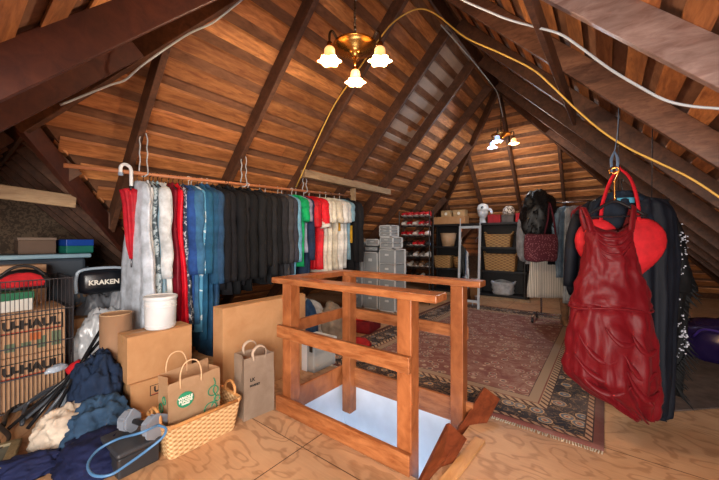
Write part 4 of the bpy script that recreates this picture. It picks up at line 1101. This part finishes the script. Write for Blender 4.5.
prof = [(.22, 0), (.25, .05), (.23, .10), (.26, .15), (.24, .20), (.27, .26), (.26, .30), (.24, .30), (.22, .1), (0, .03)]
lathe(bm, prof, 28)
for v in bm.verts: v.co += Vector((.03*noise.noise(v.co*7), .03*noise.noise(v.co*8+Vector((3, 1, 2))), .035*noise.noise(v.co*6+Vector((9, 9, 9)))*(v.co.z/.3))); v.co.y *= .72
obj('body', bm, fabric('aeb2b6'), t, smooth=True)
obj('handle', tube(B(), [(.24, -.04, .26), (.29, -.05, .33), (.24, -.02, .30)], .012, 6, 5), fabric('aeb2b6'), t, smooth=True)
# top of the shelves
for (nm, x, z, hx, hy, h, c, lab, cat) in (('cardboard_tray', -3.22, 1.796, .43, .15, .19, None, 'long low cardboard tray on top of the left shelf unit', 'box'), ('wooden_box', -3.30, 1.99, .13, .12, .16, 'b5946a', 'left of the small wooden boxes stacked on the cardboard tray', 'box'), ('wooden_box', -2.96, 1.99, .15, .12, .16, 'b5946a', 'right of the small wooden boxes stacked on the cardboard tray', 'box'), ('red_hat_box', -2.10, 1.796, .145, .13, .19, '9c2228', 'dark red box between the white mannequin head and the hat', 'box'), ('grey_box', -1.80, 1.796, .13, .13, .17, '5c5450', 'grey brown box under the patterned hat', 'box'), ('red_box', -1.50, 1.796, .13, .13, .20, 'b3222a', 'bright red box at the right end of the shelf top', 'box')):
    t = thing(nm, lab, cat, (x, 8.13, z))
    obj('body', bx(-hx, hx, -hy, hy, 0, h*.8, .004), M['card'] if c is None else fabric(c, .6), t)
    obj('lid', bx(-hx-.004, hx+.004, -hy-.004, hy+.004, h*.8, h, .004), M['card'] if c is None else fabric(c, .6), t)
    if nm == 'wooden_box': obj('label_plate', lathe(B(), [(0, .004), (.035, .004), (.04, 0)], 12), M['offwhite'], t).matrix_local = Matrix.Translation((0, -hy-.004, h*.45)) @ Matrix.Rotation(PI/2, 4, 'X')
t = thing('mannequin_head', 'white mannequin head with white cap on the right shelf unit', 'mannequin head', (-2.38, 8.08, 1.796), .4)
obj('head', lathe(B(), [(.09, 0), (.06, .05), (.055, .12), (.10, .17), (.125, .25), (.13, .33), (.10, .41), (.04, .45), (0, .455)], 24), fabric('c3c9cf'), t, smooth=True)
bm = B(); lathe(bm, [(.135, .30), (.14, .36), (.11, .44), (.05, .475), (0, .48)], 24); obj('cap', bm, fabric('dfe3e6'), t, smooth=True)
obj('emblem', lathe(B(), [(0, .006), (.035, .006), (.035, 0)], 5), plain('22343c', .6), t).matrix_local = Matrix.Translation((-.03, -.13, .37)) @ Matrix.Rotation(PI/2, 4, 'X')
bm = B(); tube(bm, [(.10, -.03, .34), (.17, -.06, .31), (.20, -.07, .22)], [.05, .045, .03], 10, 3, .4); obj('brim', bm, fabric('dfe3e6'), t, smooth=True)
t = thing('patterned_hat', 'rounded cream and brown patterned hat on the grey box', 'hat', (-1.80, 8.12, 1.968))
obj('crown', lathe(B(), [(.13, 0), (.135, .08), (.12, .16), (.06, .21), (0, .22)], 24), pattern('hat_print', 'cdbfae', '4b3f3a', 22, .5, 'noise'), t, smooth=True)
obj('band', tube(B(), [(.135*math.cos(a), .135*math.sin(a), .012) for a in [2*PI*k/24 for k in range(25)]], .014, 6), fabric('8a7a6a'), t, smooth=True)
# ------------------------------------------------------------ mirror
t = thing('standing_mirror', 'narrow mirror in a pale blue grey frame leaning before the shelves', 'mirror', (-2.18, 6.42, .012), math.radians(20), rot=(math.radians(-5), 0, math.radians(4)))
W_, Hh = .22, 1.66
for (a, b, c, d, nm) in ((-W_, -W_+.045, 0, Hh, 'stile'), (W_-.045, W_, 0, Hh, 'stile'), (-W_+.045, W_-.045, Hh-.05, Hh, 'cross_rail'), (-W_+.045, W_-.045, .12, .17, 'cross_rail')):
    obj(nm, bx(a, b, -.012, .012, c, d, .003), plain('b9c4cf', .5), t)
mm = NT('mirror_glass'); mm = mm.done(lin('dfe6ea'), .03, 1.0)
obj('mirror_glass', bx(-W_+.045, W_-.045, -.004, .004, .17, Hh-.05), mm, t)
for sx in (-1, 1): obj('finial', tube(B(), [(sx*(W_-.022), 0, Hh), (sx*(W_-.022), 0, Hh+.08), (sx*(W_-.022), 0, Hh+.16)], [.010, .008, .014], 8, 0), plain('b9c4cf', .5), t)
obj('back_strut', tube(B(), [(0, .012, Hh*.8), (0, .36, .02)], .012, 6), plain('b9c4cf', .5), t)
# ------------------------------------------------------------ rolling garment rack
gr = thing('garment_rack', 'chrome rolling garment rack on casters beyond the rug', 'garment rack', (-.60, 6.2, 0), math.radians(0))
x0, x1 = -.38, .52
obj('base_bar', tube(B(), [(x0, -.0, .13), (x1, 0, .13)], .016, 8), M['chrome'], gr, smooth=True)
for x in (x0+.02, x1-.02):
    obj('foot_bar', tube(B(), [(x, -.24, .10), (x, .24, .10)], .016, 8), M['chrome'], gr, smooth=True)
    for y in (-.22, .22):
        bm = B(); bmesh.ops.create_cone(bm, cap_ends=True, segments=20, radius1=.042, radius2=.042, depth=.028); bm.transform(Matrix.Translation((x, y, .043)) @ Matrix.Rotation(PI/2, 4, 'Y'))
        obj('caster', bm, M['black'], gr)
    obj('upright', tube(B(), [(x+.1*(1 if x < 0 else -1), 0, .13), (x+.1*(1 if x < 0 else -1), 0, 1.99)], .015, 10), M['chrome'], gr, smooth=True)
obj('hanging_bar', tube(B(), [(x0, 0, 2.0), (x1, 0, 2.0)], .014, 10), M['chrome'], gr, smooth=True)
GRX, GRY = -.60, 6.2
def rackwear(x, kind, L, hw, th, mt, label, cat, seed, zt=-.07, y=0, fold=3, Ls=.5, rz=1.05):
    t = thing(names.get(cat, cat.replace(' ', '_')), label, cat, (GRX+x, GRY+y, 2.0), rz, 'clothes on the rolling rack')
    obj('body', cloth(B(), hw*.9, hw*1.02, L, th, zt, seed, neck=.06, slope=.09, folds=fold, famp=.014), mt, t, smooth=True)
    if kind: 
        for sg in (-1, 1): obj('sleeve', sleeve(sg, hw, zt, .09, Ls, .055, seed), mt, t, smooth=True)
    return t
rackwear(-.30, 1, .95, .26, .06, fabric('9a9ca0'), 'pale grey jacket on the left end of the rolling rack', 'jacket', 101)
rackwear(-.16, 0, 1.50, .30, .05, stripes('cream_fringe', 'ded9ce', 'a39d92', 0, 38, .9, .6), 'long cream fringed dress hanging low on the rolling rack', 'dress', 102, fold=9, y=-.10, rz=.55)
rackwear(-.02, 1, .95, .25, .05, fabric('12161c'), 'black sweater on the rolling rack', 'sweater', 103)
rackwear(.10, 1, 1.15, .27, .05, fabric('7f97aa'), 'washed denim shirt on the rolling rack', 'shirt', 104)
rackwear(.22, 0, 1.55, .27, .05, fabric('b3bfc6'), 'long pale blue lace dress on the rolling rack', 'dress', 105, fold=8)
rackwear(.34, 1, 1.0, .24, .045, fabric('a02a30'), 'red shirt near the right end of the rolling rack', 'shirt', 106)
rackwear(.43, 1, 1.0, .24, .045, stripes('stripe_cloth', 'd8d4c8', '8a2a2e', 2, 18), 'cream and red striped shirt on the right end of the rolling rack', 'shirt', 107)
# feather boa / black shaggy jacket hung on the front of the rack
t = thing('feather_jacket', 'black shaggy feather jacket hung over the front of the rolling rack', 'jacket', (-.86, 5.93, 2.02), math.radians(25))
bm = blob(.26, .15, .62, 77, .25, 2.0, 4, .6, False)
for v in bm.verts: v.co.z = v.co.z*.8-.28
core = obj('body', bm, plain('0c0d10', .5), t, smooth=True)
bm = B(); rnd = random.Random(4)
for k in range(420):
    a = rnd.uniform(0, 2*PI); z = rnd.uniform(-.62, .12); r = 1-((z+.25)/.45)**2*.55
    p = Vector((.25*r*math.cos(a), .15*r*math.sin(a), z)); o_ = Vector((math.cos(a), math.sin(a)*.7, rnd.uniform(-1.2, .5)))*rnd.uniform(.04, .08)
    s_ = Vector((-math.sin(a), math.cos(a), 0))*.012
    vs = [bm.verts.new(q) for q in (p-s_, p+s_, p+o_*.6+s_*.8, p+o_+Vector((0, 0, -.03)), p+o_*.6-s_*.8)]
    bm.faces.new(vs)
obj('feathers', bm, plain('15161a', .4), t)
t = thing('maroon_bag', 'maroon sequined handbag hanging below the black feather jacket', 'handbag', (-.80, 5.72, 1.02), math.radians(30))
bm = B(); box(bm, -.25, .25, -.07, .07, .02, .46, 0, .065)
bmesh.ops.subdivide_edges(bm, edges=bm.edges[:], cuts=2, use_grid_fill=True)
for v in bm.verts: v.co += Vector((.02*noise.noise(v.co*6), .03*noise.noise(v.co*7+Vector((4, 1, 2))), .02*noise.noise(v.co*6+Vector((9, 3, 2)))))
obj('body', bm, pattern('sequin_maroon', '5c2230', '96606a', 40, .3), t, smooth=True)
obj('strap', tube(B(), [(.06, .02, .44), (.12, .03, .7), (.16, .08, .95), (.20, .03, .7), (.22, 0, .42)], .014, 8, 5), fabric('5c2230'), t, smooth=True)
t = thing('white_bag', 'limp silver grey bag on the left end of the rolling rack', 'bag', (-1.10, 5.98, 1.15), .4)
bm = blob(.11, .12, .8, 93, .2, 1.4, 4, .4, False)
for v in bm.verts: v.co.z = v.co.z*.5+.25
obj('body', bm, fabric('8e9298'), t, smooth=True)
obj('strap', tube(B(), [(0, -.08, .6), (.02, 0, .84), (0, .08, .6)], .01, 6, 4), fabric('8e9298'), t, smooth=True)
for k, (x, y, rz) in enumerate(((-.55, 0, 0), (-.25, .05, .2))):
    t = thing('boot', ('tan tall boot standing under the rolling rack' if k == 0 else 'second tan tall boot, further right under the rolling rack'), 'boot', (GRX+.1+k*.2, GRY-.1+y, .0), rz+.4, 'boots under the rolling rack')
    obj('shaft', tube(B(), [(0, .05, .05), (0, .05, .2), (0, .05, .42)], [.05, .055, .075], 12, 2), fabric('8a6a50'), t, smooth=True)
    m2 = shoe_mesh(); obj('shoe_foot', m2, [fabric('8a6a50'), M['black']], t, smooth=True).rotation_euler = (0, 0, PI)
# ------------------------------------------------------------ red dress and dark clothes at right
DX, DY = .085, 2.98
bm = B()
tube(bm, [(DX+.0, 3.24, 2.42), (DX-.01, DY+.12, 2.2), (DX-.03, DY+.02, 2.02)], .003, 6, 3)
for sg in (-1, 1): tube(bm, [(DX-.03, DY+.02, 2.03), (DX-.03+.018*sg, DY+.01, 1.97), (DX-.03+.015*sg, DY, 1.88)], [.006, .014, .010], 8, 3, .4)
tag(obj('cloth_strap', bm, fabric('5b6f88'), origin=(DX, DY, 1.95), smooth=True), 'grey blue cloth strap hanging from the right rafter above the red dress', 'strap')
ROT = math.radians(20)
def dressmesh(t, rows, mt, seed, folds, fa, name='body', n=72, back=.6):
    """rows: (z, half width, half depth, cx)"""
    bm = B(); ro = []; rnd = random.Random(seed); ph = [rnd.uniform(0, 6.28) for _ in range(6)]
    P = smoothpts([Vector((r[1], r[2], r[0])) for r in rows], 5); CXs = smoothpts([Vector((r[3] if len(r) > 3 else 0, 0, r[0])) for r in rows], 5)
    m = len(P)
    for i, (p, cx) in enumerate(zip(P, CXs)):
        q = i/(m-1); cs = []
        for j in range(n):
            a = 2*PI*j/n; ca, sa = math.cos(a), math.sin(a)
            f = fa*(math.sin(folds*a+ph[0]+1.5*math.sin(q*3))+.6*math.sin(folds*1.7*a+ph[1]+q*2))*(.15+q)
            f2 = .022*noise.noise(Vector((ca*2.2, sa*2.2, q*7+seed)))+.012*noise.noise(Vector((ca*6, sa*6, q*16+seed)))
            cs.append(bm.verts.new((cx.x+(p.x+f*.6+f2)*ca, (p.y+f+f2)*sa, p.z+.02*noise.noise(Vector((ca*2, sa*2, seed+q*3)))*q)))
        ro.append(cs)
    for a, b in zip(ro, ro[1:]):
        for j in range(n): bm.faces.new((a[j], a[(j+1) % n], b[(j+1) % n], b[j]))
    bm.faces.new(ro[0][::-1]); bm.faces.new(ro[-1])
    return obj(name, bm, mt, t, smooth=True)
def satin(name, hexc):
    t = NT(name); v = t.coord(); c = lin(hexc)
    t.b.inputs['Sheen Weight'].default_value = .05; t.b.inputs['Sheen Tint'].default_value = (1, .4, .4, 1)
    a = t.ramp(t.noise(v, 4, 4, .6), [(.3, tuple(x*.75 for x in c[:3])+(1,)), (.7, c)])
    t.bump(t.noise(t.coord((1, 1, .3)), 6, 2, .5, 1.2), .6, .035)
    return t.done(a, .5, 0, .22)
SAT = satin('red_satin', '690a14')
# hook hanger
t = thing('clothes_hanger', 'black hanger with brass hook holding the red satin dress', 'hanger', (DX-.03, DY-.02, 1.86), ROT)
obj('hook', tube(B(), [(-.03, 0, .0), (-.03, 0, .03), (0, 0, .05), (.028, 0, .025), (.012, 0, -.03), (0, 0, -.07), (0, 0, -.20)], .006, 8, 4), M['brass'], t, smooth=True)
obj('shoulder_bar', tube(B(), [(-.19, 0, -.31), (-.09, 0, -.245), (0, 0, -.20), (.09, 0, -.245), (.19, 0, -.31)], .011, 8, 4), M['blackgloss'], t, smooth=True)
obj('cross_bar', tube(B(), [(-.19, 0, -.31), (.19, 0, -.31)], .006, 8), M['blackgloss'], t)
rd = thing('satin_dress', 'deep red satin sleeveless two piece dress hanging at the right in front', 'dress', (DX-.06, DY-.05, -.0), ROT)
top = [(1.50, .135, .04), (1.46, .145, .055), (1.36, .150, .07), (1.26, .160, .08), (1.16, .180, .085), (1.06, .215, .09), (.95, .245, .10), (.90, .250, .10)]
bod = dressmesh(rd, top, SAT, 3, 5, .006, 'bodice')
# scoop neckline: lower the front ring centre
for v in bod.data.vertices:
    if v.co.z > 1.36:
        u = max(0, 1-(abs(v.co.x)/.12)**2); v.co.z -= u*(.10 if v.co.y < 0 else .05)*(v.co.z-1.36)/.14
bm = B()
for k, (zc, w_, dp) in enumerate(((1.42, .10, .05), (1.385, .105, .08), (1.345, .11, .11), (1.31, .10, .13))):
    tube(bm, [(-w_, -.050, zc+.02), (-w_*.5, -.070, zc-dp*.45), (0, -.078, zc-dp*.62), (w_*.5, -.070, zc-dp*.45), (w_, -.050, zc+.02)], [.004, .010, .011, .010, .004], 8, 5, .8)
obj('cowl_fold', bm, SAT, bod, smooth=True)
for sg in (-1, 1):
    bm = B(); tube(bm, [(sg*.115, -.03, 1.44), (sg*.135, -.015, 1.54), (sg*.155, .02, 1.615), (sg*.145, .04, 1.54), (sg*.12, .03, 1.45)], [.034, .030, .026, .028, .034], 10, 4, .45)
    obj('strap', bm, SAT, rd, smooth=True)
skirt = [(.93, .215, .085), (.84, .245, .12), (.72, .265, .15), (.58, .275, .16), (.46, .28, .165, .0), (.38, .27, .16, .01), (.30, .22, .14, .06), (.22, .15, .11, .12), (.13, .06, .06, .19)]
sk = dressmesh(rd, skirt, SAT, 9, 9, .020, 'skirt', 110)
bm = B()
for (x0_, z0_, x1_, z1_, sag) in ((q_[0]*.76, .38+(q_[1]-.38)*.95, q_[2]*.76, .38+(q_[3]-.38)*.95, q_[4]*.9) for q_ in ((-.30, .74, .02, .60, .16), (-.33, .58, .06, .50, .17), (-.28, .43, .10, .40, .13), (.04, .62, .30, .50, .14), (.06, .50, .33, .36, .16), (-.10, .80, .14, .72, .10), (.10, .76, .30, .66, .1))):
    m_ = 6; pts = []
    for k in range(m_+1):
        q = k/m_; x = x0_+(x1_-x0_)*q; z = z0_+(z1_-z0_)*q-sag*4*q*(1-q)*.7
        yy = -.14*math.sqrt(max(.03, 1-(x/.30)**2))-.012
        pts.append((x, yy, z))
    tube(bm, pts, [.004, .022, .032, .022, .004], 10, 4, .6)
obj('drape_fold', bm, SAT, sk, smooth=True)
obj('waist_seam', tube(B(), [(.252*math.cos(a), .103*math.sin(a), .895+.01*math.sin(3*a)) for a in [2*PI*k/40 for k in range(41)]], .009, 8), SAT, rd, smooth=True)
# red heart shaped costume with shoulder loops
hc = thing('heart_costume', 'bright red padded heart costume with shoulder loops behind the satin dress', 'costume', (DX+.0, DY+.10, .99), ROT)
bm = B(); N = 48; fr = []; 
outer = []
for k in range(N):
    a = 2*PI*k/N; hx = 16*math.sin(a)**3/16; hz = (13*math.cos(a)-5*math.cos(2*a)-2*math.cos(3*a)-math.cos(4*a))/16
    outer.append((hx*.29, hz*.34))
rings = []
for s_, y in ((0.0, -.065), (.5, -.06), (.8, -.045), (.95, -.02), (1.0, 0), (.95, .02), (.6, .03)):
    rings.append([bm.verts.new((x*s_+.0, y, z*s_+.30)) for x, z in outer] if s_ > 0 else None)
c0 = bm.verts.new((0, -.065, .30))
for j in range(N): bm.faces.new((c0, rings[1][j], rings[1][(j+1) % N]))
for a, b in zip(rings[1:], rings[2:]):
    for j in range(N): bm.faces.new((a[j], a[(j+1) % N], b[(j+1) % N], b[j]))
bm.faces.new(rings[-1])
obj('body', bm, fabric('bd1f27', .7), hc, smooth=True)
for sg in (-1, 1):
    obj('shoulder_loop', tube(B(), [(sg*.12, -.0, .46), (sg*.11, -.01, .66), (sg*.06, -.02, .84), (0, -.01, .92), (sg*-.0, .0, .91)], [.020, .020, .018, .014, .012], 8, 5, .5), fabric('b81422'), hc, smooth=True)
# yellow tag ring
tag(obj('hook_ring', tube(B(), [(DX-.03+.02*math.cos(a), DY, 1.885+.02*math.sin(a)) for a in [2*PI*k/20 for k in range(21)]], .004, 6), M['brass'], origin=(DX, DY, 1.88)), 'brass ring at the foot of the cloth strap', 'ring')
# black and navy dresses behind
def darkdress(dx, dy, rows, c, label, seed, rz=ROT, folds=7, fa=.02, cat='dress', nm='dark_dress'):
    t = thing(nm, label, cat, (DX+dx, DY+dy, 0), rz, 'dark clothes behind the red dress')
    dressmesh(t, rows, c, seed, folds, fa)
    return t
nav = fabric('0b101b', .7); blk = fabric('08090c', .7); nv2 = fabric('101a28', .8)
t = darkdress(.02, .22, [(1.76, .05, .03), (1.73, .12, .05), (1.64, .22, .06), (1.4, .25, .08), (1.0, .25, .09), (.7, .24, .09)], nv2, 'navy jacket directly behind the heart costume', 31)
obj('neck_label', bx(-.055, .055, -.062, -.050, 1.66, 1.70, .002), plain('3f93b0', .5), t)['label'] = 'turquoise neck label'
t = darkdress(.15, .26, [(1.70, .05, .03), (1.66, .14, .05), (1.52, .20, .07), (1.2, .20, .10), (.6, .18, .11), (.15, .16, .10), (.06, .13, .08)], nav, 'longest midnight blue gown showing right of the red dress', 33, folds=9)
t = darkdress(.20, .42, [(1.66, .05, .03), (1.60, .13, .05), (1.45, .20, .08), (1.15, .24, .12), (1.0, .28, .13), (.95, .23, .12), (.5, .19, .10), (.18, .17, .09)], blk, 'black gown with sequined side at the far right of the hanging clothes', 35)
bm = B(); rnd = random.Random(8)
for k in range(130):
    q = rnd.uniform(0, 1); z = 1.5-1.0*q; x = .13+.03*math.sin(q*9)+rnd.uniform(-.03, .03); y = -.07-rnd.uniform(0, .03)
    r = rnd.uniform(.002, .006); box(bm, x-r, x+r, y-r, y+r, z-r, z+r)
obj('sequins', bm, plain('b9bcc8', .2), t)['kind'] = 'stuff'
bm = B()
for k in range(60):
    z = .2+1.1*(k/60); x = .15+.04*math.sin(z*14); tube(bm, [(x, -.06, z), (x+rnd.uniform(.03, .09), -.08, z-rnd.uniform(.04, .12))], [.009, .002], 5)
obj('fringe', bm, blk, t)
t = darkdress(-.14, .30, [(1.70, .05, .03), (1.62, .14, .05), (1.45, .19, .07), (1.2, .19, .09), (.92, .18, .09)], nav, 'black jacket showing left of the red dress', 37)
obj('sleeve', tube(B(), [(-.13, -.02, 1.58), (-.18, -.05, 1.40), (-.20, -.06, 1.2), (-.21, -.06, 1.0)], [.06, .065, .06, .055], 10, 4, .8), nav, t, smooth=True)
hanger((DX+.02, DY+.22, 1.83), ROT, 'black', 'black hanger behind the hook ring holding the navy jacket', None)
t = darkdress(.24, .58, [(1.62, .06, .03), (1.56, .13, .05), (1.4, .18, .08), (1.0, .2, .1), (.7, .18, .1)], fabric('12151c', .8), 'charcoal coat furthest back among the hanging dark clothes', 39)
tag(obj('support_pipe', tube(tube(tube(B(), [(DX-.15, DY+.34, 1.70), (DX+.30, DY+.34, 1.68)], .010, 8), [(DX+.0, DY+.34, 1.69), (DX, 3.27, 2.42)], .003, 6), [(DX+.2, DY+.34, 1.68), (DX+.2, 3.27, 2.22)], .003, 6), M['black'], origin=(DX, DY+.34, 1.69), smooth=True), 'short metal pipe under the right rafter carrying the dark clothes', 'pipe')
# purple bag and pale post under the right eave
t = thing('purple_duffel', 'shiny purple plastic bag lying on the dark carpet under the eave', 'bag', (1.12, 5.45, .013), -.5)
obj('body', blob(.62, .30, .46, 44, .2, 1.6, 4, .5), plain('1c123c', .25), t, smooth=True)
obj('handle', tube(B(), [(-.2, -.27, .25), (-.1, -.30, .36), (.1, -.30, .34), (.2, -.27, .22)], .012, 8, 4), plain('3d2a78', .3), t, smooth=True)
struct('trim_60', bx(1.38, 1.46, 3.65, 3.69, 0, 1.15), plain('8fb3c4', .6))
